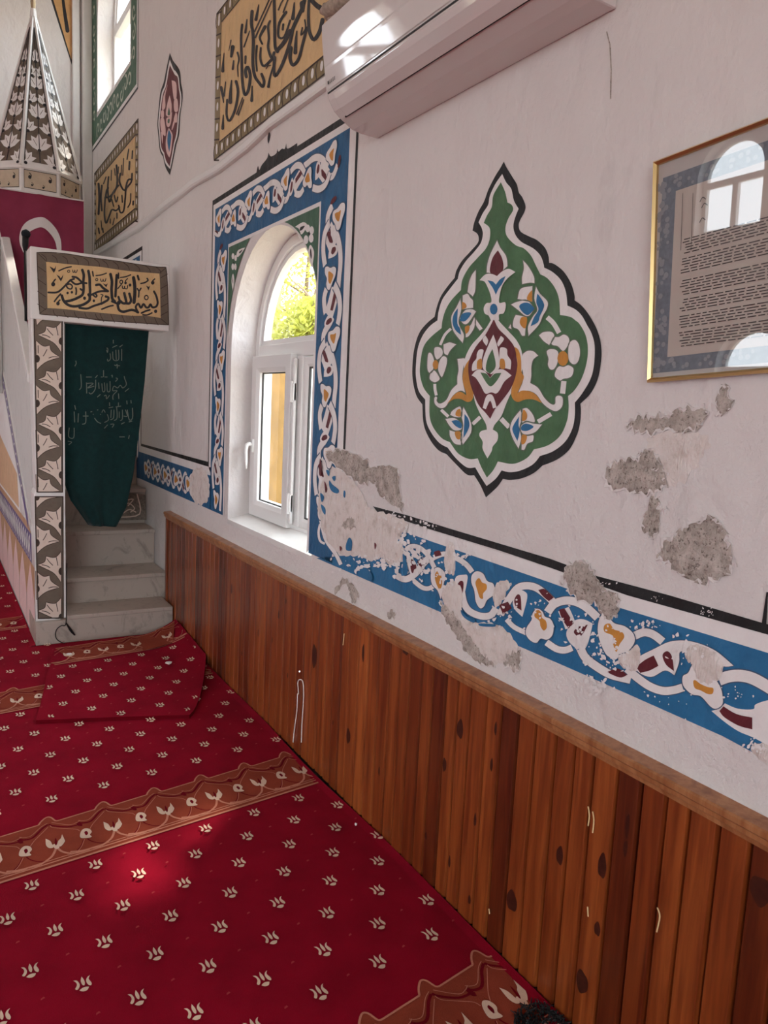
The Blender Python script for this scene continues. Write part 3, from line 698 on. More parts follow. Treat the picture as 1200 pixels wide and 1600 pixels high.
# --- small maroon medallion, far up
P = WALLP(); Z = crop(240, 80, 8)
P.fill(Z, "205,20* 240,110 275,160 310,205 335,270 345,400 365,510 360,640 340,760 330,900 320,1050 285,1170 260,1300 230,1450 205,1550* 150,1450 120,1320* 80,1240 60,1050 50,900 70,650 90,500 130,380 165,200", 0, 0)
P.fill(Z, "205,105* 250,220 280,255 315,320 330,450 350,560 345,680 325,780 315,920 300,1060 270,1160 245,1300 210,1475* 150,1400 125,1290* 90,1220 75,1050 62,900 82,680 105,520 145,420 180,220", 1, 1)
P.fill(Z, "207,175* 240,240 270,295 305,330 318,460 335,570 330,680 312,790 300,920 285,1050 258,1150 232,1290 205,1440* 160,1370 135,1270* 100,1200 88,1040 78,900 96,700 120,540 160,430 190,260", 2, 2)
for t in ("230,365* 285,400 290,580 255,590", "180,415* 150,560 150,700 110,730 125,570", "205,550* 230,680 215,810 160,800 170,680", "260,620 300,600 310,740 265,750", "100,750 130,745 130,830 95,820", "165,840 205,820 235,760 220,900 190,950 165,920",
          "280,770 300,800 295,890 255,870", "90,850 130,840 150,940 155,1050 130,1050 95,980", "255,870 270,890 240,980 230,970", "195,960* 240,1040 235,1150 220,1270 200,1330* 165,1260 155,1150 170,1030", "95,1010* 120,1020 115,1160"):
    P.fill(Z, t, 3, 3)
P.fill(Z, "195,980* 225,1050 220,1130 200,1260* 178,1150 180,1050", 4, 4); P.fill(Z, "195,700* 210,760 205,800 180,790", 5, 4); P.fill(Z, "185,850 205,850 200,900 180,890", 5, 4)
tag(P.build('painted_medallion', [M['black'], M['white'], M['maroon'], M['pink'], M['blue2'], M['dkgreen']]), 'small narrow maroon medallion painted high on the wall', 'wall painting')

# --- blue flowered border: around each window and along the foot of the bays
def heart(P, c, ax, ay, k=1.0, flip=1):
    """flower blob with ochre heart; c (y,z); ax along the run, ay across (2D unit vectors scaled)"""
    pt = lambda L, s: [(c[0]+(a*ax[0]+b*flip*ay[0])*s, c[1]+(a*ax[1]+b*flip*ay[1])*s, 0) for a, b in L]
    W_ = [(-.62, -.1), (-.62, .34), (-.30, .46), (-.02, .42), (.30, .34), (.66, .10), (.70, -.14), (.40, -.24), (.05, -.46), (-.32, -.48)]
    G_ = [(-.38, -.05), (-.40, .20), (-.18, .26), (-.02, .20), (.20, .14), (.40, .0), (.16, -.12), (-.02, -.22), (-.22, -.26)]
    P.flat(smooth(pt(W_, 1.10*k)), 6, 4); P.flat(smooth(pt(W_, k)), 1, 5); P.flat(smooth(pt(G_, k)), 3, 6)
def vine(P, H, w, first=1):
    """interlaced stems through the flower centres H (y,z); w = band width"""
    for i in range(len(H)-1):
        a, b = Vector(H[i]), Vector(H[i+1]); d = b-a; L = d.length; t = d/L; nrm = Vector((-t.y, t.x)); s = first if i % 2 == 0 else -first
        for sg in (s, -s):
            Q = []
            for k in range(17):
                u = k/16; off = math.sin(2*math.pi*u)*0.30*w*sg if 1 else 0
                q = a+d*u+nrm*off; Q.append((q.x, q.y))
            P.stroke(ID, Q, 0.15*w, 6, 1 if sg == s else 3, cap=False, sm=False); P.stroke(ID, Q, 0.115*w, 1, 2 if sg == s else 4, cap=False, sm=False)
            if sg == s:
                q = [(a+d*u+nrm*math.sin(2*math.pi*u)*0.30*w*sg) for u in (0.36, 0.41, 0.46, 0.52)]
                P.stroke(ID, [(v.x, v.y) for v in q], 0.24*w, 1, 2, cap=False, sm=False); P.stroke(ID, [(v.x, v.y) for v in q], 0.15*w, 2, 3, cap=False, sm=False)
        # leaf past the crossing
        c = a+d*0.66-nrm*0.05*w*s
        lf = lambda pts_, k: [(c.x+t.x*p*L*k+nrm.x*q*w*s*k, c.y+t.y*p*L*k+nrm.y*q*w*s*k, 0) for p, q in pts_]
        P.flat(smooth(lf([(-.12, .02), (-.02, .15), (.12, .14), (.17, .02), (.10, -.11), (-.04, -.12)], 1)), 1, 5)
        P.flat(smooth(lf([(-.08, .02), (0, .08), (.09, .05), (.10, -.02), (0, -.07)], 1)), 2, 6)
F1 = crop(340, 340, 5.4545)
ZA = PX(F1(985, 22)).z; TT = ZA-PX(F1(1000, 1040)).z
VU = []
def unit():
    def cv(p): return [(yz(*q[:2])[0]-2.840, (ZA-yz(*q[:2])[1])/TT) for q in p]
    def F(t, mt, l, sm=True):
        p = pts(F1, t); VU.append(('F', mt, cv(smooth(p, True, 4) if sm else p), 0, l))
    def R(t, w, mt, l):
        VU.append(('R', mt, cv(smooth(pts(F1, t), False, 4)), w, l))
    def ribbon(t, l): R(t, 0.046, 6, l); R(t, 0.034, 1, l+1)
    def hrt(t, g):
        p = smooth(pts(F1, t), True, 4); VU.append(('R', 6, cv(p+[p[0]]), 0.010, 7)); F(t, 1, 8); F(g, 3, 9)
    ribbon("990,80 1030,180 1050,290 1052,400 1042,500 1034,600", 1)
    R("945,110 975,180 1000,250", 0.085, 1, 3); F("925,115* 960,120* 988,195 985,218* 962,215*", 2, 5)
    ribbon("962,45 925,120 910,200 908,300 922,410", 4)
    F("950,352* 958,285 1000,235 1032,250 1022,310 990,338", 1, 5); F("985,260 1010,250 1015,280 990,315 975,300", 2, 6)
    hrt("925,430 945,418 970,430 1000,420 1018,440 1010,500 985,560 965,612 945,612 935,570 940,520 925,480", "955,460 985,475 995,495 985,530 970,565 955,550 952,510")
    ribbon("932,610 914,680 915,750 925,815", 1)
    R("1010,610 985,720 950,840", 0.075, 1, 3); F("1000,635* 1024,650* 988,795* 966,790*", 2, 5, False)
    ribbon("1000,575 1038,660 1050,760 1042,850 1030,912", 4)
    F("925,945* 918,895 955,830 998,862 990,892* 955,955", 1, 5); F("945,870 975,855 980,885 945,915 930,905", 2, 6)
    ribbon("945,925 908,1000 908,1090 922,1190", 1); F("908,1070* 920,1065* 932,1140 930,1192*", 2, 3)
    hrt("955,980 990,962 1020,930 1050,942 1050,1000 1030,1060 1010,1132 985,1140 970,1090 950,1040", "970,1000 1000,995 1018,985 1015,1020 1000,1075 975,1040")
unit()
BMATS = [M['blue'], M['white'], M['maroon'], M['gold'], M['black'], M['dkgreen'], M['bline']]
def border(name, cyy, label, detail=True, R0=None):
    P = YZP(); s = cyy-3.46
    yo0, yo1, zt, zb = 2.722, 4.300, 2.572, 0.902
    yi0, yi1, zi = 2.952, 4.075, 2.352
    sh = lambda L: [(a+s, b) for a, b in L]
    U = lambda k0, k1, kt, kb, i0, i1, it: sh([(k0, kb), (k0, kt), (k1, kt), (k1, kb), (i1, kb), (i1, it), (i0, it), (i0, kb)])
    # black outline, white margin, blue band, white inner edge (the outline stops at the bay friezes)
    zbk = 1.175
    bk = sh([(yo0-0.068, zbk), (yo0-0.068, zt+0.056), (yo1+0.055, zt+0.056), (yo1+0.055, zbk), (yo1+0.038, zbk), (yo1+0.038, zt+0.028), (yo0-0.050, zt+0.028), (yo0-0.050, zbk)])
    P.flat(bk, 4, 0)
    P.flat(sh([(yo0-0.050, zbk-0.03), (yo0-0.050, zt+0.028), (yo1+0.038, zt+0.028), (yo1+0.038, zbk-0.03), (yi1-0.02, zb-0.005), (yi1-0.020, zi-0.016), (yi0+0.020, zi-0.016), (yi0+0.020, zb-0.005)]), 1, 1)
    P.flat(U(yo0, yo1, zt, zb, yi0, yi1, zi), 0, 2)
    V = Paint(P.fn, P.base+0.0012, 0.0003)
    def place(mp, k0, k1, ws=1.0):
        for k in range(k0, k1):
            for typ, mt, L, w, l in VU:
                Q = [mp(a, t+k) for a, t in L]
                if typ == 'F': V.flat(Q, mt, l)
                else: V.stroke(ID, Q, w*ws, mt, l, cap=False, sm=False)
    place(lambda a, t: (2.840+s+a, ZA-t*TT), 0, 2)
    for mp, sc_ in ((lambda a, t: (2.840+s+a, ZA-(t-1)*TT), 1), (lambda a, t: (4.188+s+a*0.95, 2.272-(t-1)*0.525), 1), (lambda a, t: (2.87+s+(t-1)*0.455, 2.464-a*0.86), 0.8)):
        for typ, mt, L, w, l in VU:
            if min(t for a, t in L) > 0.80:
                Q = [mp(a, t) for a, t in L]; V.flat(Q, mt, l) if typ == 'F' else V.stroke(ID, Q, w*sc_, mt, l, cap=False, sm=False)
    for typ, mt, L, w, l in VU:
        Q = [(2.840+s+a, ZA-(t+2)*TT) for a, t in L]
        if max(t for a, t in L) < 0.75: V.flat(Q, mt, l) if typ == 'F' else V.stroke(ID, Q, w, mt, l, cap=False, sm=False)
    place(lambda a, t: (4.188+s+a*0.95, 2.272-t*0.525), 0, 2)
    for typ, mt, L, w, l in VU:
        Q = [(4.188+s+a*0.95, 2.272-(t+2)*0.525) for a, t in L]
        if max(t for a, t in L) < 0.62: V.flat(Q, mt, l) if typ == 'F' else V.stroke(ID, Q, w, mt, l, cap=False, sm=False)
    place(lambda a, t: (2.87+s+t*0.455, 2.464-a*0.86), 0, 3, 0.8)
    # green corner fields above the arch
    SPC = crop(320, 320, 4.535)
    wy = lambda p: (yz(*p[:2])[0]+s, yz(*p[:2])[1])
    ra = 0.535+0.012
    for sd_ in (-1, 1):
        yy = 2.964 if sd_ < 0 else 4.058; zz = 2.334; cyw = 3.46; ry_ = abs(yy-cyw)
        t0 = math.acos(min(1, ry_/(ra if sd_ < 0 else ra+0.055))); RR = ra if sd_ < 0 else ra+0.055; t1 = math.asin(min(1, (zz-1.805)/RR))
        A = [(yy, zz)]+[(cyw+sd_*RR*math.cos(t1+(t0-t1)*k/10), 1.805+RR*math.sin(t1+(t0-t1)*k/10)) for k in range(11)]
        V.flat(sh(A), 5, 3)
    for a_, b_, ra_, rb_ in ((735, 168, 17, 28), (764, 182, 16, 30), (724, 248, 17, 32), (760, 238, 17, 32)): V.flat([wy(SPC(a_+ra_*math.cos(k*.6283), b_+rb_*math.sin(k*.6283))) for k in range(10)], 1, 5)
    for a_, b_, ra_, rb_ in ((205, 365, 10, 22), (224, 378, 9, 22), (204, 440, 10, 24), (222, 440, 9, 24)): V.flat([wy(SPC(a_+ra_*math.cos(k*.6283), b_+rb_*math.sin(k*.6283))) for k in range(10)], 1, 5)
    for t_, mt_ in (("645,158* 700,125 730,140 718,178 690,212 672,170", 1), ("755,285 780,330 776,390 765,455* 750,400 740,330", 1), ("685,160 715,150 700,175 680,185", 4), ("758,310 765,360 760,385 752,340", 4), ("745,195 755,205 748,220 738,208", 4),
        ("230,352 245,320 292,303* 265,345 238,372", 1), ("205,488 215,540 203,612* 195,540", 1), ("250,335 275,318 255,345", 4), ("205,505 207,560 202,540", 4), ("210,405 216,410 212,418 206,412", 4)):
        V.flat([wy(q) for q in smooth(pts(SPC, t_), True, 4)], mt_, 5 if mt_ == 1 else 6)
    # runs of black paint over the top line
    if detail:
        F = crop(330, 60, 6.6667)
        Q = Paint(lambda q, l: tuple(PX(q, 0.0)+Vector((-l, 0, 0))))
        Q.fill(F, "470,1420* 490,1330 505,1370 530,1320 585,1250 600,1190* 625,1230 680,1200 692,1150* 705,1180 740,1150 770,1150 785,1095* 800,1150 900,1090* 900,1130* 480,1430*", 4, 2)
        Q.fill(F, "605,965* 620,1010 600,1095 590,1040", 4, 2)
        P.add(Q.v, Q.f); P.m[-len(Q.f):] = Q.m
    P.add(V.v, V.f); P.m[-len(V.f):] = V.m
    o = P.build(name, BMATS); tag(o, label, 'wall painting'); return o
border('painted_border', 3.46, 'blue flowered painted border framing the arched window')
border('painted_border', 6.79, 'blue painted border of the far window, mostly hidden behind the pulpit', False)

# --- frieze of the left bay (between the two windows)
P = YZP()
P.flat([(4.335, 1.175), (5.99, 1.175), (5.99, 1.155), (4.335, 1.145)], 4, 0); P.flat([(4.29, 1.147), (6.04, 1.157), (6.04, 1.05), (4.29, 1.05)], 1, 1)
P.flat([(4.29, 1.10), (6.06, 1.11), (6.06, 0.905), (4.29, 0.902)], 0, 2)
V = Paint(P.fn, P.base+0.0012, 0.0003)
H = [(4.46+0.27*k, 1.005) for k in range(6)]; vine(V, H, 0.20)
for i, h in enumerate(H): heart(V, h, (-0.10, 0), (0, 0.10), 1, 1 if i % 2 else -1)
P.add(V.v, V.f); P.m[-len(V.f):] = V.m
tag(P.build('painted_frieze', BMATS), 'short blue vine frieze painted low on the wall between pulpit and window', 'wall painting')

# --- frieze of the right bay, traced
F5, F6, F7, F8 = crop(480, 640, 6.1538), crop(560, 800, 4), crop(820, 880, 6), crop(980, 930, 5.4545)
P = WALLP()
BB, WW, MM, GG, KK, _g, LL = range(7)
P.flat(multi((ID, "583,791 640,806 700,825 860,873 933,900"), (F8, "360,0 1170,240 1260,262 1290,360 1200,335 0,0"), (ID, "860,887 780,860 672,827 610,806 590,800")), KK, 0)
P.flat(multi((ID, "495,870 540,800 583,802 672,828 860,888"), (F8, "0,0 1200,338 1330,372 1330,490 1200,490 0,125"), (ID, "860,910 672,845 630,830 520,872")), WW, 1)
P.flat(multi((ID, "495,872 540,868 600,850 630,830 672,845 860,910"), (F7, "900,420"), (F8, "0,125 1200,490 1330,520 1330,1480 1200,1420 1060,1330"), (ID, "1130,1150 900,1048")), BB, 2)
def ribbon(cr, t, w, l=3, k=1.0):
    P.stroke(cr, t, w*1.22, LL, l, cap=False); P.stroke(cr, t, w, WW, l+1, cap=False)
ribbon(F6, "300,240 330,215 380,220 430,260 460,310 480,350", 28); ribbon(F6, "475,285 540,262 620,290 680,330 715,375", 32)
ribbon(F6, "240,395 300,420 360,385 400,335 440,290", 40); ribbon(F6, "350,430 400,470 440,478 475,462", 28)
P.fill(F6, "318,262* 365,320 372,372 340,395 310,340", WW, 4); P.fill(F6, "335,285* 365,330 362,370 340,380 330,340", MM, 5); P.fill(F6, "370,310* 415,280* 442,312* 395,347*", MM, 5, sm=False); P.fill(F6, "475,250* 510,240 525,270* 485,280*", MM, 5)
for t, g in (("500,345 460,380 465,450 500,490 520,545* 540,440 545,380", "505,365 485,390 490,440 515,485 530,440 520,385"), ("745,370 785,385 810,430 850,450 855,510 810,550 790,590 765,600 740,560 730,490 712,440 715,395", "760,412 780,440 805,450 808,480 785,510 785,540 765,535 750,490 738,440")):
    P.stroke(F6, t, 10, LL, 5, closed=True); P.fill(F6, t, WW, 6); P.fill(F6, g, GG, 7)
ribbon(F6, "650,500 665,570 700,620 770,650 830,645 865,600", 42); P.fill(F6, "615,405 680,390* 688,415 665,520 640,540 605,490", WW, 5); P.fill(F6, "640,432 662,440 655,510 625,500 620,465", MM, 6)
ribbon(F6, "890,640 950,540 1000,475 1060,460 1120,475 1180,520 1230,570", 46); P.fill(F6, "970,560 1000,490 1050,500 1060,540 1030,655* 985,610", WW, 5); P.fill(F6, "1000,515 1020,530 1025,615* 990,590 980,550", MM, 6); P.fill(F6, "885,580* 940,560* 965,600* 910,640*", MM, 6, sm=False)
ribbon(F6, "930,670 980,720 1060,758", 30)
P.fill(F7, "135,250* 190,240 240,280 280,320* 235,355* 180,310", MM, 6)
ribbon(F7, "220,460 280,385 380,350 480,360 580,410 690,510", 76)
P.stroke(F7, "370,430 410,520 440,600", 110, WW, 4, cap=False); P.fill(F7, "330,435* 380,420* 470,560* 420,612* 360,520", MM, 7)
P.fill(F7, "470,540 560,525 645,565* 620,680 580,790 500,800 420,730 400,640", WW, 5); P.fill(F7, "600,575* 560,650 520,700* 470,650 490,610 540,585", MM, 6)
ribbon(F7, "530,800 580,890 700,980 820,1045 1000,1090", 78); ribbon(F7, "960,990 1080,1090 1200,1160", 62); ribbon(F7, "210,740 300,800 380,815 450,790", 62); P.fill(F7, "780,1020* 880,985 970,1045* 900,1070", MM, 6)
for cr, t, g in ((F7, "125,425 175,450 200,500 250,520 280,580 270,670 220,715 160,705 120,745 60,720 20,660 30,600 75,530 85,470", "135,435 165,460 175,510 210,540 218,600 190,630 160,590 150,540 105,500 110,455"),
    (F7, "720,500 780,490 850,560 950,590 1030,660 1040,740 980,820 900,850 850,880 780,860 720,740 695,620", "760,580 810,565 850,620 920,640 945,690 900,760 870,830 840,750 840,680 760,640"),
    (F8, "485,690 530,660 560,600 590,560 700,640 800,770 825,870 820,930 770,965 720,945 640,860 560,840 490,770", "575,740 590,720 640,755 700,780 745,790 740,835 700,840 640,810 590,790")):
    P.stroke(cr, t, 16, LL, 7, closed=True); P.fill(cr, t, WW, 8); P.fill(cr, g, GG, 9)
ribbon(F8, "70,345 150,315 230,335 310,395", 68); ribbon(F8, "40,660 180,765 300,812 400,808 480,785", 68)
t = "90,540 250,450 370,395 500,385 620,410 720,450 800,500 915,600* 830,605 700,560 560,500 460,480 450,570 410,680* 330,640 210,695 90,640"
P.stroke(F8, t, 12, LL, 3, closed=True); P.fill(F8, t, WW, 5)
P.fill(F8, "85,610* 160,550 235,512* 275,600* 200,640 120,660*", MM, 6); P.fill(F8, "310,510 350,475 390,520 408,645* 340,590", MM, 6)
ribbon(F8, "790,720 880,690 980,685 1080,710 1200,775 1300,840", 100)
t = "840,920* 950,965 1080,970 1100,930 1200,895 1330,880* 1330,1350* 1100,1220 960,1160 840,1080 725,985* 795,960"
P.fill(F8, t, WW, 4); P.fill(F8, "830,945* 940,1010 1075,1040* 1075,1140* 960,1110 840,1040 795,985*", MM, 6)
# stem running from the window border round the corner
ribbon(F5, "160,480 140,640 125,800 120,950 150,1120 190,1260 280,1390 330,1490", 34); ribbon(F5, "130,1100 115,1180 130,1260 175,1290", 22)
rc = random.Random(21)
def chips(px, py, sx, sy, n, smin, smax, mt=WW):
    for _ in range(n):
        a, b = px+rc.gauss(0, sx), py+rc.gauss(0, sy); k = rc.randint(5, 8); sz = rc.uniform(smin, smax); el = rc.uniform(0.5, 1.6); an = rc.uniform(0, 3)
        q = []
        for i in range(k):
            t_ = 6.283*i/k; r_ = sz*rc.uniform(0.45, 1.2); u_, v_ = r_*math.cos(t_)*el, r_*math.sin(t_)
            q.append((a+u_*math.cos(an)-v_*math.sin(an), b+u_*math.sin(an)+v_*math.cos(an)))
        P.flat(q, mt, 11)
for args in ((620, 850, 22, 12, 60, 1, 5), (640, 880, 30, 12, 70, 1, 5), (580, 880, 28, 7, 50, 1, 4), (690, 900, 12, 16, 36, 1, 4), (720, 860, 14, 14, 20, 1, 4), (795, 960, 16, 12, 30, 1, 3.5), (850, 950, 14, 10, 18, .8, 2.5), (910, 985, 18, 14, 60, .8, 4), (945, 1010, 16, 14, 50, .8, 4), (975, 1030, 14, 10, 40, .8, 4),
             (1010, 975, 22, 7, 30, .8, 4), (930, 1068, 14, 8, 40, .8, 4), (1075, 1015, 16, 12, 30, .8, 4), (1060, 1095, 30, 12, 14, .8, 2), (1150, 1085, 20, 8, 14, .8, 2), (1185, 1165, 8, 6, 30, 1, 4)): chips(*args)
chips(655, 822, 16, 5, 34, 0.8, 2.6); chips(615, 806, 10, 4, 24, 0.8, 2.6); chips(1030, 935, 6, 4, 10, .6, 1.6); chips(1108, 955, 7, 3, 16, .8, 2); chips(950, 910, 6, 3, 8, .8, 2.4)
P.flat([(1192, 973), (1199, 976), (1202, 925), (1199, 925)], KK, 1)
tag(P.build('painted_frieze', [M['blue2']]+BMATS[1:]), 'long blue vine frieze with flaking paint, low on the wall under the medallion', 'wall painting')

# ------------------------------------------------------------------ fallen plaster and scraped paint: parts of the wall
def patch(name, cr, t, mat, lift=0.003, rough=0.004, lip=0.004, seed=1, n=5, label=None, dy=0.0):
    """irregular patch with crumbling relief and a broken paint edge standing proud around it"""
    r = random.Random(seed)
    L = smooth(pts(cr, t), True, n)
    q0 = PX(L[0], 0); ring = [PX(q, 0) for q in L]; R = []
    for i, q in enumerate(ring):
        a, b = ring[i-1], ring[(i+1) % len(ring)]; tn = (b-a); nr = Vector((0, -tn.z, tn.y)).normalized() if tn.length else Vector((0, 0, 0))
        R.append(q+nr*(r.uniform(-rough, rough)+rough*0.8*math.sin(i*1.7+seed)))
    P2 = [(q.y, q.z) for q in R]
    m = MB(); b = bmesh.new()
    vs = [b.verts.new((-lift*0.4, y, z)) for y, z in P2]
    try: f = b.faces.new(vs)
    except ValueError: return
    bmesh.ops.triangulate(b, faces=b.faces[:])
    for _ in range(3):
        bmesh.ops.subdivide_edges(b, edges=[e for e in b.edges if e.calc_length() > 0.018], cuts=1, use_grid_fill=False)
        bmesh.ops.triangulate(b, faces=b.faces[:])
    for v in b.verts:
        if not v.is_boundary: v.co.x = -lift-r.uniform(0, min(0.002, lift*0.9))
    v0 = [tuple(v.co) for v in b.verts]; b.verts.index_update(); fs = [[v.index for v in f.verts] for f in b.faces]; b.free()
    m.add(v0, fs, 0)
    o = m.build(name, [mat], wall_right)
    if label: o['label'] = label
    # broken edge of the paint skin
    if lip:
        e = MB(); N = len(R); cx = sum(q.y for q in R)/N; cz = sum(q.z for q in R)/N
        inn = []; out = []; bot = []
        for i, q in enumerate(R):
            a, c = R[i-1], R[(i+1) % N]; tn = c-a; nr = Vector((0, -tn.z, tn.y)).normalized() if tn.length else Vector((0, 0, 1))

            h = lip*0.62*(0.4+r.random())
            inn.append(q+nr*0.0+Vector((-h, 0, 0))); bot.append(q+Vector((-0.0005, 0, 0)))
            out.append(q+nr*r.uniform(0.008, 0.016)*SGN(R)+Vector((-0.0004, 0, 0)))
        e.add(out+inn+bot, [(i, (i+1) % N, N+(i+1) % N, N+i) for i in range(N)]+[(N+i, N+(i+1) % N, 2*N+(i+1) % N, 2*N+i) for i in range(N)], 0)
        e.build('flaking_edge', [M['wall']], o)
    return o
cy_ = 0
def SGN(R):
    ar = sum(R[i-1].y*R[i].z-R[i].y*R[i-1].z for i in range(len(R))); return 1 if ar > 0 else -1
E2, C3 = crop(860, 590, 3.5294), crop(480, 680, 3.5294)
SC = 'pale scraped undercoat'; BG = 'grey bare render where plaster fell off'
patch('scraped_paint', ID, "508,742 500,775 500,808 509,838 525,862 545,870 562,868 578,876 596,872 612,884 622,862 618,848 632,832 640,818 622,808 600,800 585,797 575,790 566,770 550,748 535,735 520,730", M['scraped'], 0.0055, 0.004, 0, 11, label=SC)
patch('scraped_paint', F6, "560,440 600,430 640,450 660,520 650,620 700,680 790,690 870,705 950,760 1000,840 1025,890 1000,990 960,990 900,940 850,960 800,940 740,850 680,760 640,700 590,640 540,580 530,500", M['scraped'], 0.0055, 0.003, 0, 12, label=SC)
patch('scraped_paint', F6, "870,440 920,430 960,450 930,500 900,570 860,600 850,520", M['scraped'], 0.0055, 0.003, 0, 13, label=SC)
patch('scraped_paint', F8, "530,430 600,410 700,450 800,520 830,590 800,680 760,760 700,770 620,740 590,690 560,590 520,560 500,500", M['scraped'], 0.0062, 0.002, 0, 14, label=SC)
patch('scraped_paint', F7, "900,860 980,810 1060,760 1090,850 1080,960 1040,1010 950,990 890,930", M['scraped'], 0.0062, 0.002, 0, 15, label=SC)
patch('scraped_paint', F8, "1080,1270 1180,1260 1260,1300 1330,1400 1200,1440 1100,1360 1060,1320", M['scraped'], 0.0055, 0.002, 0, 16, label=SC)
patch('scraped_paint', crop(190, 560, 6.1538), "690,1080 740,1050 800,1070 840,1150 850,1260 830,1370 760,1410 700,1380 670,1280 660,1170", M['scraped'], 0.0055, 0.006, 0, 17, label=SC)
patch('scraped_paint', F6, "545,330 555,230 570,190 600,200 610,330 600,390 560,380", M['scraped'], 0.0055, 0.002, 0, 18, label=SC)
patch('scraped_paint', E2, "560,330 680,300 800,310 870,340 850,420 800,500 720,590 650,600 640,520 600,470 600,410 540,380", M['scraped'], 0.002, 0.006, 0, 19, label=SC)
patch('scraped_paint', F6, "200,200 250,180 280,200 290,280 250,330 190,300 170,250", M['scraped'], 0.0055, 0.003, 0, 20, label=SC)
for k, (cr, t, lp, sd_) in enumerate(((E2, "415,270 440,235 500,205 545,215 600,200 640,215 700,190 760,160 860,165 850,230 800,290 720,300 640,290 560,320 490,300 440,290", .007, 1),
    (E2, "485,440 490,410 530,390 595,410 600,470 580,500 640,520 640,600 600,640 540,650 440,635 330,620 300,560 320,490 370,450 430,440", .007, 2),
    (E2, "560,655 600,660 600,710 640,720 600,760 600,820 570,895 540,870 510,830 520,770 555,710", .005, 3),
    (E2, "600,990 650,880 720,850 780,800 890,765 940,800 950,850 990,880 990,980 1020,1040 960,1090 870,1140 780,1110 690,1070 640,1020", .007, 4),
    (E2, "945,40 975,40 1000,110 990,170 960,190 930,210 925,120", .005, 5),
    (F7, "390,80 400,30 430,0 500,-20 570,-30 620,20 660,100 720,200 790,260 880,320 890,400 860,490 780,520 730,450 680,380 560,370 440,300 410,250 415,190 370,170 345,200 360,140", .007, 6),
    (F6, "515,555 540,580 600,620 650,680 700,760 760,840 830,900 855,965 800,960 750,945 680,880 620,780 570,720 530,640", .006, 7),
    (F6, "930,900 980,850 1020,870 1010,960 985,1000 920,950", .005, 8),
    (C3, "110,95 180,75 230,90 330,130 340,170 400,180 440,170 510,200 510,260 530,380 520,415 470,360 410,340 380,250 345,270 300,270 250,240 180,185 120,140", .006, 9),
    (C3, "205,480 245,430 270,480 285,510 240,530 200,520", .005, 10), (C3, "435,985 470,955 490,990 465,1015", .004, 21), (C3, "150,862 198,790 235,800 290,870 265,925 245,920 232,852 205,828 165,870", .004, 22))):
    patch('bare_render', cr, t, M['bare'], 0.0068 if k in (5, 6, 7, 8, 9) else 0.003, 0.005, lp if k not in (5, 6, 7, 8, 9) else lp+0.004, sd_, label=BG)
# flecks of blue and maroon left on the scraped paint
P = Paint(lambda q, l: tuple(PX(q, 0.0)+Vector((-l, 0, 0))), 0.0082)
for t, k in (("230,680 260,720 320,770 310,805 260,790 230,740", 0), ("200,580 230,590 225,640 205,610", 0), ("370,780 385,790 380,845 365,830", 0), ("145,800 180,840 160,890 145,850", 0), ("150,910 190,950 190,1010 160,970", 0), ("255,650 290,640 280,690", 0),
             ("185,690 210,760 195,800 185,740", 1), ("420,1230 450,1270 440,1350 395,1350 390,1300", 0), ("330,1310 350,1330 335,1360", 1), ("665,1280 685,1300 670,1345", 1), ("140,470 160,560 145,640 130,600", 1)):
    P.fill(F5, t, k, 0)
for t in ("655,610 690,650 740,670 735,690 690,670 660,640", "770,695 860,700 865,715 780,712", "290,260 310,300 320,380 280,395 290,330", "20,370 60,350 100,400 80,430"): P.fill(F6, t, 0, 0)
o = P.build('paint_flecks', [M['blue2'], M['maroon']], wall_right); o['kind'] = 'stuff'; o['label'] = 'flecks of blue and maroon paint left on scraped plaster'
# thin run of dirty water under the air conditioner
m = MB(); m.tube([PX(p, -0.001) for p in ((948, 50), (953, 70), (955, 110), (954, 154))], 0.0016, 6); o = m.build('drip_mark', [M['bare']], wall_right)
# ------------------------------------------------------------------ the pulpit (minbar)
YP = 4.97
minbar = empty('minbar', (-0.44, YP, 0), 'painted plaster and marble mosque pulpit with stairs and pointed cone at the far end', 'pulpit')
def FP(y, base=0.0010): return Paint(lambda q, l: tuple(PY(q, y)+Vector((0, -l, 0))), base)
x0, x1 = -0.862, -0.688
# painted front post and lintel
m = MB(); m.prism([(x0, YP, 0.145), (x1, YP, 0.145), (x1, YP, 1.95), (-0.866, YP, 1.95), (-0.850, YP, 0.95), (x0, YP, 0.92)], (0, 0.16, 0))
post = m.build('post', [M['gloss']], minbar, bevel=0.006)
m = MB(); m.box(-0.868, -0.070, YP-0.006, YP+0.17, 1.945, 2.352)
lin = m.build('lintel', [M['gloss']], minbar, bevel=0.008)
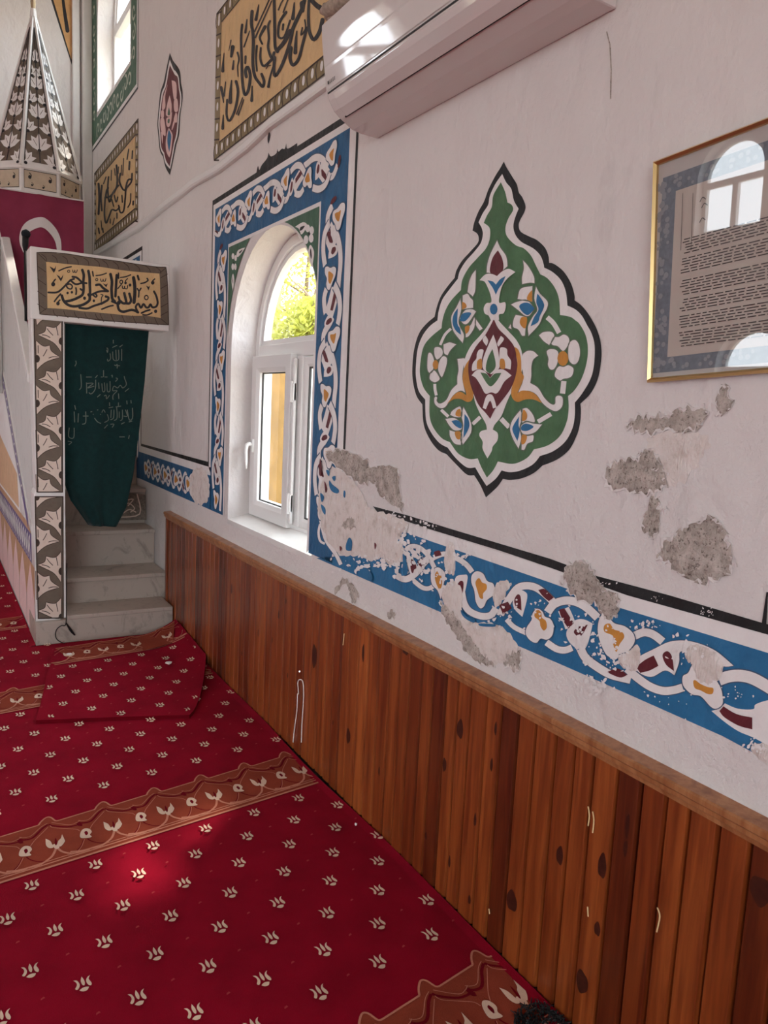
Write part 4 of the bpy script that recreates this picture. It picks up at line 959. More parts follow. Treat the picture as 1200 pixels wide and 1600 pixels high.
# lily panels on the post
def lilies(P, cr, dy, ya, yb):
    r1 = "765,25* 690,95 580,80* 560,150 475,185* 560,225 680,290 765,400*"; l1 = "450,260* 540,330 620,320* 640,390 745,465* 600,510 520,560 460,620*"
    for k in range(-1, 5):
        o = k*dy
        for t, bl, ln in ((r1, (768, 265), ("705,90 725,190", "590,110 620,150 660,190", "525,185 580,195 625,220")), (l1, (462, 485), ("475,320 478,415", "585,370 560,420 540,450", "610,475 660,460 720,462"))):
            p = [(a, min(max(b+o, ya), yb), c) for a, b, c in pts(ID, t)]
            if max(q[1] for q in p)-min(q[1] for q in p) < 40: continue
            g = [(*cr(q[0], q[1]), q[2]) for q in p]
            P.stroke(ID, smooth(g, True, 4), 2.0, 2, 2, closed=True, sm=False); P.flat(smooth(g, True, 4), 1, 3)
            by = bl[1]+o
            if ya-10 < by < yb+10:
                q = [(bl[0]+36*math.cos(a*.5236), min(max(by+48*math.sin(a*.5236), ya), yb)) for a in range(12)]
                q = [(min(max(a, 431+45*(b+25)/2175 if ya == -22 else 446+28*(b+90)/1514), 772), b) for a, b in q]; 
                if max(b for a, b in q)-min(b for a, b in q) > 15: P.flat([cr(*t_) for t_ in q], 2, 5)
            for t2 in ln:
                pp = [(a, b+o) for a, b, c in pts(ID, t2)]
                if all(ya+8 < b < yb-8 for a, b in pp): P.stroke(ID, [cr(*t_) for t_ in pp], 1.2, 2, 4)
LM = [M['taupe'], M['petal'], M['brownline']]
D2 = crop(0, 500, 8); P = FP(YP)
P.flat([D2(*q) for q in ((425, -25), (778, -25), (780, 2150), (470, 2150))], 0, 0)
lilies(P, D2, 557, -22, 2146)
for a, b in (((425, -25), (778, -25)), ((778, -25), (780, 2150)), ((780, 2150), (470, 2150)), ((470, 2150), (425, -25))): P.stroke(ID, [D2(*a), D2(*b)], 1.8, 2, 6, sm=False)
P.build('lily_panel', LM, post)
P = FP(YP); D3 = crop(0, 680, 8)
lo = lambda a, b: D3(a-8, b+770)
P.flat([D3(*q) for q in ((437, 768), (785, 768), (790, 2280), (478, 2290))], 0, 0)
lilies(P, lambda a, b: D3(a-2, b+860), 575, -90, 1424)
for a, b in (((437, 768), (785, 768)), ((785, 768), (790, 2280)), ((790, 2280), (478, 2290)), ((478, 2290), (437, 768))): P.stroke(ID, [D3(*a), D3(*b)], 1.8, 2, 6, sm=False)
P.build('lily_panel', LM, post)
# bismillah panel on the lintel
P = FP(YP-0.006); B1, B2 = crop(50, 385, 10), crop(150, 395, 10)
TP, CRM, INK, LIN = range(4)
P.fill(ID, multi((B1, "75,95* 300,95 400,110 560,120 720,145 870,170 1050,185"), (B2, "180,112 330,130 520,165 680,185 860,205 960,222 1090,225* 1110,300 1115,500 1130,800 1135,1130* 1000,1120 800,1105 600,1090 400,1080 200,1075"), (B1, "1000,1155 800,1120 560,1095 350,1080 120,1060* 100,900 90,500")), TP, 0, n=3)
P.fill(ID, multi((B1, "220,240* 500,272 800,297 1100,325"), (B2, "300,258 600,295 990,325* 1000,500 1005,800 1010,1020* 900,1000 760,985 560,985 300,960 150,945"), (B1, "1000,1030 800,1015 600,990 450,975 240,965* 235,600")), CRM, 1, n=3)
for a, b in zip(range(110, 1060, 165), range(8)): P.stroke(B1, "%d,%d %d,%d %d,%d" % (a+40, 115+a*0.09, a+105, 165+a*0.09, a+120, 232+a*0.09), 9, LIN, 2)
for a in range(100, 960, 165): P.stroke(B2, "%d,%d %d,%d %d,%d" % (a, 105+a*0.12, a+70, 160+a*0.12, a+90, 222+a*0.11), 9, LIN, 2)
for a in range(330, 1060, 165): P.stroke(B1, "%d,%d %d,%d %d,%d" % (a, 965+a*0.09, a+20, 1030+a*0.08, a+70, 1075+a*0.08), 9, LIN, 2)
for a in range(60, 1000, 170): P.stroke(B2, "%d,%d %d,%d %d,%d" % (a, 950+a*0.06, a+30, 1020+a*0.06, a+60, 1075+a*0.06), 9, LIN, 2)
for b in (310, 510, 700, 900): P.stroke(B1, "%d,%d %d,%d" % (85, b, 215, b+90), 9, LIN, 2)
for b in (390, 560, 700, 850, 980): P.stroke(B2, "1010,%d 1120,%d" % (b, b-60), 9, LIN, 2)
P.stroke(B1, "100,115 215,225", 9, LIN, 2); P.stroke(B1, "130,1040 230,965", 9, LIN, 2); P.stroke(B2, "1095,235 1000,310", 9, LIN, 2); P.stroke(B2, "1010,1030 1120,1120", 9, LIN, 2)
P.stroke(ID, smooth(multi((B1, "75,95* 300,95 560,120 870,170"), (B2, "330,130 680,185 960,222 1090,225* 1115,500 1135,1130* 800,1105 400,1080"), (B1, "800,1120 350,1080 120,1060* 90,500")), True, 4), 1.2, LIN, 3, closed=True, sm=False)
for t in ("272,312* 320,335 345,350 375,300* 365,370 340,415*", "380,440* 430,470 450,495 490,435* 475,500 450,548*", "1100,575* 1150,595 1185,575* 1160,640*"): P.fill(B1, t, INK, 3)
for t, w in (("420,382 520,338 612,318", 18), ("635,370 640,402 660,402 668,370 670,400 690,408 708,368", 12), ("255,720 380,720 450,680 530,600 600,530 655,510", 26), ("530,590 555,650 610,665 628,620 590,588 545,600", 20), ("600,525 650,575 700,592 780,572 852,576", 26), ("632,475 700,490 765,548", 28),
    ("785,370 808,450 800,560 806,650 790,750 720,800 620,842 525,860", 36), ("790,690 755,665", 26), ("880,385 898,480 902,600 906,700 902,800 890,850 800,910 680,937 580,922 500,860 465,770", 36), ("905,740 873,748 885,775", 20), ("945,395 957,465", 20), ("1000,457 1080,447 1160,420", 17), ("1070,510 1080,545 1105,540 1110,512 1115,542 1140,545 1152,505", 12),
    ("1000,605 1060,600 1110,650 1185,700", 32), ("1185,702 1080,700 1000,722 935,755", 28), ("940,745 990,790 1012,770 980,730", 22), ("685,650 692,700 686,750", 22), ("350,860 395,800 445,745", 22), ("1075,752 1108,762 1086,800 1080,862", 14), ("740,960 860,972 960,932 1080,892 1180,842", 30), ("1150,780 1195,800 1180,842", 28), ("1090,982 1200,938 1265,925", 22), ("340,590 330,560 365,515", 20), ("410,890 415,860 437,838", 18)):
    P.stroke(B1, t, w*1.18, INK, 2)
for a, b, r in ((330, 592, 32), (405, 892, 28), (820, 810, 24), (555, 728, 19), (622, 718, 19), (965, 850, 20)): P.blob(B1, a, b, r, INK, 3, r*1.1)
for a, b in ((572, 390), (1010, 520)): P.stroke(B1, [(a+18*math.cos(k*.785), b+18*math.sin(k*.785)) for k in range(8)], 12, INK, 3, closed=True)
for t, w in (("80,800 180,740 192,700 150,685", 28), ("225,335 248,450 242,560 246,650 255,720 290,760", 38), ("322,350 316,450 310,560 302,680", 34), ("350,320 352,400", 20), ("380,387 460,375 540,345", 17), ("405,480 340,560", 16), ("410,520 415,555 440,555 447,520 450,556 485,560 492,515", 14), ("440,630 462,720 470,780 425,790 380,755", 34), ("520,640 545,740 520,790 470,790", 34), ("350,690 372,770 350,800 300,780 250,760", 30),
    ("585,390 602,500 606,620 600,700 592,775", 44), ("650,360 667,420", 28), ("645,560 672,595 700,555", 20), ("670,600 664,690", 20), ("700,480 760,467 810,432 798,402", 20), ("905,605 942,680 962,780 938,840 880,852 850,805 820,852 780,852 740,800 700,862 660,795 620,850 655,930", 28), ("655,930 560,892 430,922 360,892 338,810 350,770", 34), ("710,942 780,910 840,892", 24), ("730,970 800,972 872,940", 20), ("890,465 885,440 915,410", 18), ("460,470 460,440 490,405", 14)):
    P.stroke(B2, t, w*1.18, INK, 2)
for a, b, r in ((885, 468, 28), (460, 472, 20), (530, 505, 22), (930, 915, 25)): P.blob(B2, a, b, r, INK, 3, r*1.1)
P.fill(B2, "780,510* 820,530 845,510* 820,592*", INK, 3)
for a, b, r in ((785, 700, 28), (393, 455, 22)): P.stroke(B2, [(a+r*math.cos(k*.785), b+r*1.2*math.sin(k*.785)) for k in range(8)], 17, INK, 3, closed=True)
o = P.build('lettering_panel', [M['taupe'], M['cream'], M['ink'], M['brownline']], lin); o['label'] = 'cream panel lettered in black calligraphy with brown rope edging'
# steps
ST = [(4.955, 0.170), (5.22, 0.340), (5.55, 0.590), (5.83, 0.850), (6.11, 1.07), (6.39, 1.29), (6.67, 1.51)]
z0 = 0.0
for k, (y, z) in enumerate(ST):
    yn = ST[k+1][0] if k < len(ST)-1 else 7.55
    m = MB(); xl = -0.866 if k == 0 else -0.69; xr = -0.036 if k == 0 else -0.005 if y > 5.2 else -0.036
    m.box(xl, xr, y-(0.022 if k == 0 else 0), yn+0.05, z0, z-0.028); st = m.build('step', [M['marble']], minbar)
    if k: m = MB(); m.box(xl, xr, y-0.022, yn+0.03, z-0.028, z); m.build('tread', [M['marble']], st, bevel=0.005)
    else:
        m = MB(); m.box(x1+0.002, xr, y-0.026, yn+0.03, z-0.028, z); m.build('tread', [M['marble']], st, bevel=0.005)
    z0 = 0.0
# left flank: panelled skirt, painted band and balustrade, seen at a raking angle
XS = -0.862
m = MB()
def slab(mb, L, xa, xb, mat=0): mb.prism([(xa, y, z) for y, z in L], (xb-xa, 0, 0), mat)
hand = lambda y: 1.875+0.635*(y-5.54)
tri = lambda y: 0.80+0.545*(y-5.40)
slab(m, [(YP+0.16, 0), (7.9, 0), (7.9, tri(7.9)), (5.36, tri(5.36)), (YP+0.16, 0.70)], XS, XS+0.14); m.box(XS, XS+0.14, YP, YP+0.16, 0, 0.146)
m.build('side_wall', [M['gloss']], minbar)
m = MB(); slab(m, [(YP+0.16, 0.68), (5.36, tri(5.36)-0.02), (7.9, tri(7.9)-0.02), (7.9, hand(7.9)), (YP+0.16, hand(YP+0.16))], XS+0.010, XS+0.045); bal = m.build('balustrade', [M['marble2']], minbar)
m = MB(); slab(m, [(YP+0.15, hand(YP+0.15)-0.03), (7.9, hand(7.9)-0.03), (7.9, hand(7.9)+0.03), (YP+0.15, hand(YP+0.15)+0.03)], XS-0.012, XS+0.05); m.build('handrail', [M['gloss']], bal, bevel=0.008)
SD = lambda base: Paint(lambda q, l: (XS-l, q[0], q[1]), base)
P = SD(0.001); P.flat([(YP+0.02, 0.02), (7.9, 0.02), (7.9, 0.47), (YP+0.02, 0.47)], 1, 0)
y = YP+0.005
while y < 7.8:
    w = 0.46; p = [(y+0.006, 0.02), (y+w-0.006, 0.02), (y+w-0.008, 0.20), (y+w*0.76, 0.34), (y+w*0.5, 0.455), (y+w*0.24, 0.34), (y+0.008, 0.20)]
    P.flat(smooth([(a, b, 1) if i in (0, 1, 4) else (a, b) for i, (a, b) in enumerate(p)]), 0, 1); P.stroke(ID, [(y+0.001, 0.02), (y+0.001, 0.22)], 0.010, 2, 2, cap=False, sm=False); y += w
P.build('pointed_panels', [M['pink'], M['tan'], M['taupe']], minbar)
P = SD(0.001); P.flat([(YP+0.16, 0.47), (7.9, 0.47), (7.9, 0.655), (YP+0.16, 0.655)], 0, 0); P.flat([(YP+0.16, 0.655), (7.9, 0.655), (7.9, 0.70), (5.3, 0.70)], 2, 0)
L = [(5.30, 0.655), (7.9, tri(7.9)-0.10), (7.9, tri(7.9)-0.01), (5.30, tri(5.30)-0.02)]; P.flat(L, 0, 1)
r = random.Random(5); y = YP+0.22
while y < 7.8:
    P.stroke(ID, [(y, 0.49), (y+0.05, 0.62), (y+0.10, 0.52), (y+0.06, 0.56), (y+0.02, 0.63)], 0.024, 1, 3); P.stroke(ID, [(y+0.4, tri(y+0.4)-0.07), (y+0.45, tri(y+0.45)-0.03), (y+0.5, tri(y+0.5)-0.07)] if y < 7.3 else [(y, .5), (y+.02, .52), (y+.03, .5)], 0.012, 1, 3); y += 0.115
P.build('painted_band', [M['purple'], M['white'], M['tan']], minbar)
P = SD(0.001); P.flat([(5.75, 0.70), (7.9, 0.70), (7.9, tri(7.9)-0.12), (5.75, tri(5.75)-0.12)], 0, 0); P.flat([(5.85, 0.72), (7.9, 0.72), (7.9, 1.22), (5.95, tri(5.95)-0.15)], 1, 1)
P.build('painted_triangle', [M['white'], mat_paint('apricot paint', (0.66, 0.42, 0.24))], minbar)
# pavilion with cone
PC = Vector((-0.59, 7.126)); OA = 0.652/2
def octa(z, r=OA, c=PC): 
    R_ = r/math.cos(math.pi/8); return [Vector((c.x+R_*math.cos(math.pi/8+k*math.pi/4), c.y+R_*math.sin(math.pi/8+k*math.pi/4), z)) for k in range(8)]
kiosk = MB()
for q in octa(0, OA-0.03)[::1]: kiosk.tube([(q.x, q.y, 1.5), (q.x, q.y, 3.07)], 0.026, 8)
kiosk.build('pavilion_columns', [M['marble2']], minbar)
m = MB(); A, B = octa(3.065), octa(3.235)
m.add(A+B, [(i, (i+1) % 8, 8+(i+1) % 8, 8+i) for i in range(8)]+[tuple(range(8)), tuple(range(8, 16))])
for zc, rr in ((3.235, 0.012), (3.065, 0.008)):
    A = octa(zc-0.008, OA+rr); B = octa(zc+0.010, OA+rr); m.add(A+B, [(i, (i+1) % 8, 8+(i+1) % 8, 8+i) for i in range(8)]+[tuple(range(8)), tuple(range(8, 16))])
band = m.build('pavilion_band', [M['gloss']], minbar)
APX = Vector((PC.x, PC.y, 4.52))
m = MB(); A = octa(3.245); top = [APX+(a-APX)*0.035 for a in A]
m.add(A+top, [(i, (i+1) % 8, 8+(i+1) % 8, 8+i) for i in range(8)]+[tuple(range(8)), tuple(range(8, 16))])
for a, b in zip(A, top): m.tube([a, b], [0.018, 0.008], 6)
m.tube([APX+Vector((0, 0, -0.06)), APX+Vector((0, 0, 0.0))], [0.026, 0.02], 8)
cone = m.build('cone_roof', [M['gloss']], minbar)
m = MB(); m.tube([APX, APX+Vector((0, 0, 0.05)), APX+Vector((0, 0, 0.12)), APX+Vector((0, 0, 0.6))], [0.016, 0.020, 0.012, 0.010], 8); m.build('finial', [mat_plain('tarnished brass', (0.42, 0.32, 0.2), 0.45, metal=0.6)], cone)
C_ = MB(); Bd = MB()
for i in range(8):
    a, b = A[i], A[(i+1) % 8]; mid = (a+b)/2; u = (b-a).normalized(); vv = (APX-mid); hgt = vv.length; vv.normalize(); nn = u.cross(vv)
    if nn.dot(mid-Vector((PC.x, PC.y, mid.z))) < 0: nn = -nn
    P = Paint(lambda q, l: tuple(mid+u*q[0]+vv*q[1]+nn*l), 0.0015, 0.0008)
    hw_ = lambda t: max(0.0, (b-a).length/2*(1-t/hgt)-0.020)
    P.flat([(-hw_(0.04), 0.04), (hw_(0.04), 0.04), (hw_(hgt*.88), hgt*0.88), (-hw_(hgt*.88), hgt*.88)], 0, 0)
    def lily(cx, cy0, s, half=0):
        L = [(0, -0.55), (.12, -.42), (.32, -.34), (.62, -.02), (.36, .02), (.38, .30), (.14, .20), (0, .52), (-.14, .20), (-.38, .30), (-.36, .02), (-.62, -.02), (-.32, -.34), (-.12, -.42)]
        g = [(cx+p*s, cy0+q*s) for p, q in L]; g = [(max(-hw_(q), min(hw_(q), p)), q) for p, q in g]
        P.flat(g, 1, 1)
        for sx in (-.28, 0, .28): P.stroke(ID, [(max(-hw_(cy0), min(hw_(cy0), cx+sx*s*0.4)), cy0-.2*s), (max(-hw_(cy0+.1*s), min(hw_(cy0+.1*s), cx+sx*s)), cy0+.12*s)], 0.004, 0, 2, cap=False)
        P.disc((max(-hw_(cy0), min(hw_(cy0), cx)), cy0-0.44*s), 0.013, 2, 4)
    t = 0.21; s = 0.150; k = 0
    while t < hgt*0.85:
        lily(0, t, s); w_ = hw_(t-0.09)
        lily(-w_, t-0.13, s*0.85); lily(w_, t-0.13, s*0.85)
        t += s*1.72; s *= 0.92
    P.stroke(ID, [(0, 0.04), (0, hgt*.86)], 0.006, 2, 3, cap=False, sm=False)
    o_ = [(-hw_(0.04), 0.04), (hw_(0.04), 0.04), (hw_(hgt*.88), hgt*0.88), (-hw_(hgt*.88), hgt*.88)]
    P.stroke(ID, o_, 0.006, 2, 4, closed=True, sm=False)
    C_.add(P.v, P.f); C_.m[-len(P.f):] = P.m
    a2, b2 = Vector((a.x, a.y, 3.155)), Vector((b.x, b.y, 3.155)); md = (a2+b2)/2; n2 = (md-Vector((PC.x, PC.y, 3.155))).normalized()
    P = Paint(lambda q, l: tuple(md+u*q[0]+Vector((0, 0, q[1]))+n2*l), 0.001, 0.0005); w_ = (b-a).length/2-0.020
    P.flat([(-w_, -0.07), (w_, -0.07), (w_, 0.062), (-w_, 0.062)], 0, 0); P.stroke(ID, [(-w_, -0.07), (w_, -0.07), (w_, 0.062), (-w_, 0.062)], 0.006, 1, 1, closed=True, sm=False)
    for px_, pz_ in ((-0.075, 0.012), (0.07, 0.005), (-0.06, -0.045), (0.02, -0.05)):
        k_ = 1.0 if pz_ > 0 else 0.6
        P.disc((px_, pz_), 0.012*k_, 1, 2, 0.014*k_); P.stroke(ID, [(px_+0.008, pz_), (px_+0.010, pz_+0.016*k_), (px_-0.002, pz_+0.030*k_)], 0.006*k_, 1, 3)
    Bd.add(P.v, P.f); Bd.m[-len(P.f):] = P.m
C_.build('lily_pattern', [M['taupe'], M['white'], M['ink']], cone); Bd.build('lettered_plaques', [mat_paint('pale cream paint', (0.56, 0.47, 0.35)), M['ink']], band)

# ------------------------------------------------------------------ curtain in the pulpit doorway
Yc = 5.075
def lerp_px(L, v):
    for (v0, a0, b0), (v1, a1, b1) in zip(L, L[1:]):
        if v0 <= v <= v1:
            t = (v-v0)/(v1-v0); return a0+(a1-a0)*t, b0+(b1-b0)*t
    return L[-1][1:]
LE = [(0, 102, 498), (0.5, 102, 660), (0.8, 102, 755), (0.9, 112, 783), (1, 140, 822)]
RE = [(0, 233, 512), (0.3, 226, 595), (0.55, 216, 680), (0.75, 207, 742), (0.9, 196, 792), (1, 180, 822)]
def cur(u, v, off=0.0):
    a = lerp_px(LE, v); b = lerp_px(RE, v)
    q = PY((a[0]+(b[0]-a[0])*u, a[1]+(b[1]-a[1])*u), Yc)
    fold = 0.014*math.sin(u*9+v*2.2)*(0.5+v)+0.010*math.sin(u*23+1)*(1-u)+0.03*v*v*math.sin(u*5+1.2)
    return (q.x, q.y+fold+off, q.z)
m = MB(); m.grid(lambda u, v: cur(u, v), 60, 60); cu = m.build('curtain', [M['curtain']], smooth=True)
tag(cu, 'dark green embroidered curtain hanging in the pulpit doorway', 'curtain')
md = cu.modifiers.new('thickness', 'SOLIDIFY'); md.thickness = 0.003
Z3 = crop(90, 490, 7.0588)
def onc(px, py):
    # locate (u,v) of a measured spot on the cloth
    v = 0.5
    for _ in range(20):
        a = lerp_px(LE, v); b = lerp_px(RE, v); u = (px-a[0])/(b[0]-a[0]); yy = a[1]+(b[1]-a[1])*u; v += (py-yy)/330; v = max(0.0, min(1.0, v))
    return cur(max(0, min(1, u)), v, -0.0045)
P = Paint(lambda q, l: onc(*q), 0)
for t in ("612,290 612,330", "600,375 655,350", "680,370 715,345", "705,390 705,520", "670,400 672,500 640,520 610,500 605,420", "640,400 645,510", "575,440 580,500 550,525 545,500", "535,380 550,390 545,430 535,400", "625,565 640,575 655,560 655,605", "655,575 685,575",
          "500,625 500,700", "470,700 545,700", "575,745 575,850 545,855 540,770", "510,760 515,850 490,855 480,770", "445,760 450,830", "415,730 410,830 370,885 345,870", "315,700 375,700", "325,770 390,770 330,820 400,800", "320,760 322,880", "590,685 600,680 600,705", "640,710 660,720 635,750", "735,690 740,715 760,780 720,820 690,790 660,820 620,800 605,850 655,850 610,900 610,950", "745,860 790,825", "430,920 465,890", "505,910 530,900 535,940 570,900", "425,690 435,680 410,710", "670,880 675,940", "255,670 262,800 240,840",
          "825,1040 825,1150 790,1170 770,1060", "750,1060 770,1130 730,1130", "715,1060 715,1160 690,1180", "680,1080 680,1150", "650,1030 655,1150 620,1180", "620,1060 615,1150 580,1170", "590,1060 585,1150", "545,1110 560,1170 510,1200", "480,1090 500,1060 520,1090", "385,1110 470,1110", "360,1085 440,1060", "400,1150 430,1190 470,1210", "280,1130 340,1130", "310,1080 310,1200 270,1220", "640,1030 700,1020", "560,1040 610,1030", "670,980 670,1020", "570,980 572,1020", "765,960 768,1000", "810,955 812,990", "510,1265 550,1225", "580,1220 620,1220 600,1255", "700,1220 740,1200", "785,1195 820,1185", "190,1010 200,1060", "185,1080 190,1200", "230,1100 225,1200", "135,1260 130,1360 180,1370 185,1260", "120,1410 160,1420 130,1450", "680,1360 740,1360", "790,1340 780,1380", "200,520 205,550 190,580"):
    P.stroke(Z3, t, 9, 0, 0, cap=False)
o = P.build('embroidery', [M['thread']], cu)
# ------------------------------------------------------------------ flag
Yf = 6.765
fl_o = [(-14, 292), (131, 314)]
def flag(u, v, off=0):
    yl = 292+v*262; xl = -14+max(0, (v-0.02))*58 if v < 0.85 else 34+(v-0.85)*120
    xr = 131 if v < 0.4 else 131-(v-0.4)*100; yr = 314+v*260
    q = PY((xl+(xr-xl)*u, yl+(yr-yl)*u), Yf)
    return (q.x, q.y+0.012*math.sin(u*21)*(0.3+v)+0.008*math.sin(u*9+v*3)+off, q.z)
m = MB(); m.grid(lambda u, v: flag(u, v), 60, 40); fg = m.build('flag', [M['flagred']], smooth=True); tag(fg, 'crimson flag with white crescent hanging below the pulpit cone', 'flag')
FC = crop(0, 280, 6.6667)
def onf(px, py):
    v = 0.4
    for _ in range(20):
        yl = 292+v*262; xl = -14+max(0, (v-0.02))*58; xr = 131 if v < 0.4 else 131-(v-0.4)*100; u = (px-xl)/(xr-xl); yy = yl+(22*(1-v)+20*v)*u; v = max(0, min(1, v+(py-yy)/262))
    return flag(max(0, min(1, u)), v, -0.006)
P = Paint(lambda q, l: onf(*q), 0)
oc = smooth(pts(FC, "240,765 210,690 200,600 230,500 300,430 420,398 500,430 580,510 625,600 640,690 636,790 610,880"), False, 5)
ic = smooth(pts(FC, "252,765 243,690 250,630 282,572 340,530 420,505 480,530 540,590 575,650 592,720 602,790 600,880"), False, 5)
n = len(oc); P.add([P.P(q, 0) for q in oc+ic], [(i, i+1, n+i+1, n+i) for i in range(n-1)], 0)
o = P.build('crescent', [M['flagwhite']], fg); o['label'] = 'white crescent'
m = MB(); m.tube([flag(0, 0, -0.01), flag(1, 0, -0.01)], 0.006, 6); m.build('header_cord', [M['flagwhite']], fg)
# ------------------------------------------------------------------ microphone behind the post, its cable end on the step
YM = 5.67
q = lambda a, b: PY((a, b), YM)
mic = empty('microphone', tuple(q(39, 500)), 'black microphone on a short pole rising behind the pulpit post', 'microphone')
m = MB(); m.tube([q(40.5, 506), q(39.2, 385)], 0.0085, 8); m.build('pole', [M['rubber']], mic, smooth=True)
m = MB(); m.tube([q(39.2, 392), q(39.5, 384), q(40, 370)], [0.011, 0.019, 0.021], 10); m.build('body', [M['rubber']], mic, smooth=True)
m = MB(); m.tube([q(40, 371.5), q(40.3, 369), q(40.5, 365), q(40.7, 361), q(40.8, 358.6)], [0.014, 0.025, 0.029, 0.023, 0.006], 12); m.build('head', [mat_plain('dark foam', (0.015, 0.02, 0.025), 0.9)], mic, smooth=True)
m = MB(); q = lambda a, b, y=4.918: PY((a, b), y)
cab = [tuple(q(*p)) for p in smooth([(104.5, 880), (104, 930), (103.5, 965), (102, 977), (96, 977.5), (89, 983), (86.5, 992), (90, 1000), (100, 1005), (114, 1006.5)], False, 5)]
m.tube(cab, 0.0028, 6); ca = m.build('audio_cable', [M['rubber']], smooth=True); tag(ca, 'thin black audio cable looping beside the lowest marble step', 'cable')
m = MB(); m.tube([q(103, 973), q(110, 984), q(113, 988), q(117, 992.5)], [0.004, 0.008, 0.007, 0.004], 8); m.build('plug', [M['rubber']], ca, smooth=True)
# patterned mat leaning on the fourth riser
T5 = crop(80, 700, 5)
P = Paint(lambda q, l: tuple(PY(q, 5.81)+Vector((0, -l, 0))), 0.004, 0.001)
q4 = [PY(T5(*a), 5.81) for a in ((520, 565), (745, 560), (735, 365), (590, 350))]
m = MB(); m.prism([tuple(a) for a in q4], (0, -0.004, 0)); mt = m.build('stair_mat', [mat_plain('grey woven mat', (0.20, 0.17, 0.14), 0.9, var=0.4, vs=60)]); tag(mt, 'grey patterned mat leaning on a stair riser beside the curtain hem', 'mat')
for t, w in (("525,540 690,515 670,360", 9), ("560,480 600,430 650,470 620,500", 8), ("580,410 640,400 600,450", 8), ("560,510 610,480 660,500", 8)): P.stroke(T5, t, w, 0, 0)
P.build('pattern', [M['petal']], mt)
# ------------------------------------------------------------------ loose carpet piece
P = Paint(lambda q, l: (lambda w_: (w_[0], w_[1], rugz(*w_)+l+0.0015))(c2w(*q)), 0.0010, 0.0004)
NU, NV = 26, 34
def rg(u, v):
    # quad patch bounded by the four measured edges
    y = rug_bot(-0.7)+(rug_top(-0.5)-rug_bot(-0.7))*v
    xb = -1.0+0.655*u; yb = rug_bot(xb); xt = -0.79+0.755*u; yt = rug_top(xt)
    yy = yb+(yt-yb)*v; x = rug_left(yy)+(rug_right(yy)-rug_left(yy))*u
    return (x, yy, rugz(x, yy))
P.grid(rg, NU, NV, 0)
edge_ = [rg(i/NU, 0) for i in range(NU+1)]+[rg(1, j/NV) for j in range(1, NV+1)]
P.add(edge_+[(a, b, 0.0005 if k <= NU else max(0.0005, c-0.05)) for k, (a, b, c) in enumerate(edge_)], [(i, i+1, len(edge_)+i+1, len(edge_)+i) for i in range(len(edge_)-1)], 4)
le = [rg(0, j/NV) for j in range(NV+1)]; P.add(le+[(a, b, 0.0005) for a, b, c in le], [(i, i+1, len(le)+i+1, len(le)+i) for i in range(len(le)-1)], 4)
# its border runs along the steps
o2 = w2c(-0.80, 4.57)
carpet_pattern(P, rug_in, [w2c(-0.45, 4.50)[1]], 9, -1.4, 0.2)
motifs(P, rug_in, [w2c(-0.45, 4.50)[1]], -1.5, 0.3, 0.6, 2.4, 4)
o = P.build('carpet_piece', CMATS); tag(o, 'loose red carpet piece lying over the big carpet in front of the steps', 'carpet')
# ------------------------------------------------------------------ calligraphy panels
P = WALLP(); G3, G4 = crop(330, 60, 6.6667), crop(370, 0, 6.6667)
OL, CRM, INK, SP, LIN = range(5)
a0 = [yz(336, 249), yz(336, 40), yz(497, 132)]
yl, yr, zb_, zt_ = 4.34, 2.60, 2.838, 3.585
PP = YZP()
PP.flat([(yl, zb_), (yr, zb_), (yr, zt_), (yl, zt_)], OL, 0); PP.flat([(yl-0.085, zb_+0.072), (yr+0.085, zb_+0.072), (yr+0.085, zt_-0.072), (yl-0.085, zt_-0.072)], CRM, 1)
def rope(PP, yl, yr, zb_, zt_, bw, bz, n, nv, lw=0.008):
    for k in range(n+1):
        y = yl+(yr-yl)*k/n
        for za, zc in ((zb_, zb_+bz), (zt_-bz, zt_)):
            PP.stroke(ID, [(y, za), (y+0.012, za+bz*0.6), (y-0.004, zc)], lw, LIN, 2, cap=False)
            if k < n: PP.disc((y+(yr-yl)/n*0.5, (za+zc)/2+0.004), 0.014, SP, 3, 0.020)
    for k in range(nv+1):
        z = zb_+(zt_-zb_)*k/nv
        for ya, yb in ((yl, yl-bw), (yr+bw, yr)):
            PP.stroke(ID, [(ya, z), (yb, z-0.02)], lw, LIN, 2, cap=False)
            if k < nv: PP.disc(((ya+yb)/2, z+(zt_-zb_)/nv*0.5), 0.016, SP, 3, 0.022)
    for L in ([(yl, zb_), (yr, zb_), (yr, zt_), (yl, zt_)], [(yl-bw, zb_+bz), (yr+bw, zb_+bz), (yr+bw, zt_-bz), (yl-bw, zt_-bz)]): PP.stroke(ID, L, lw, LIN, 4, closed=True, sm=False)
rope(PP, yl, yr, zb_, zt_, 0.085, 0.072, 20, 7)
P = WALLP()
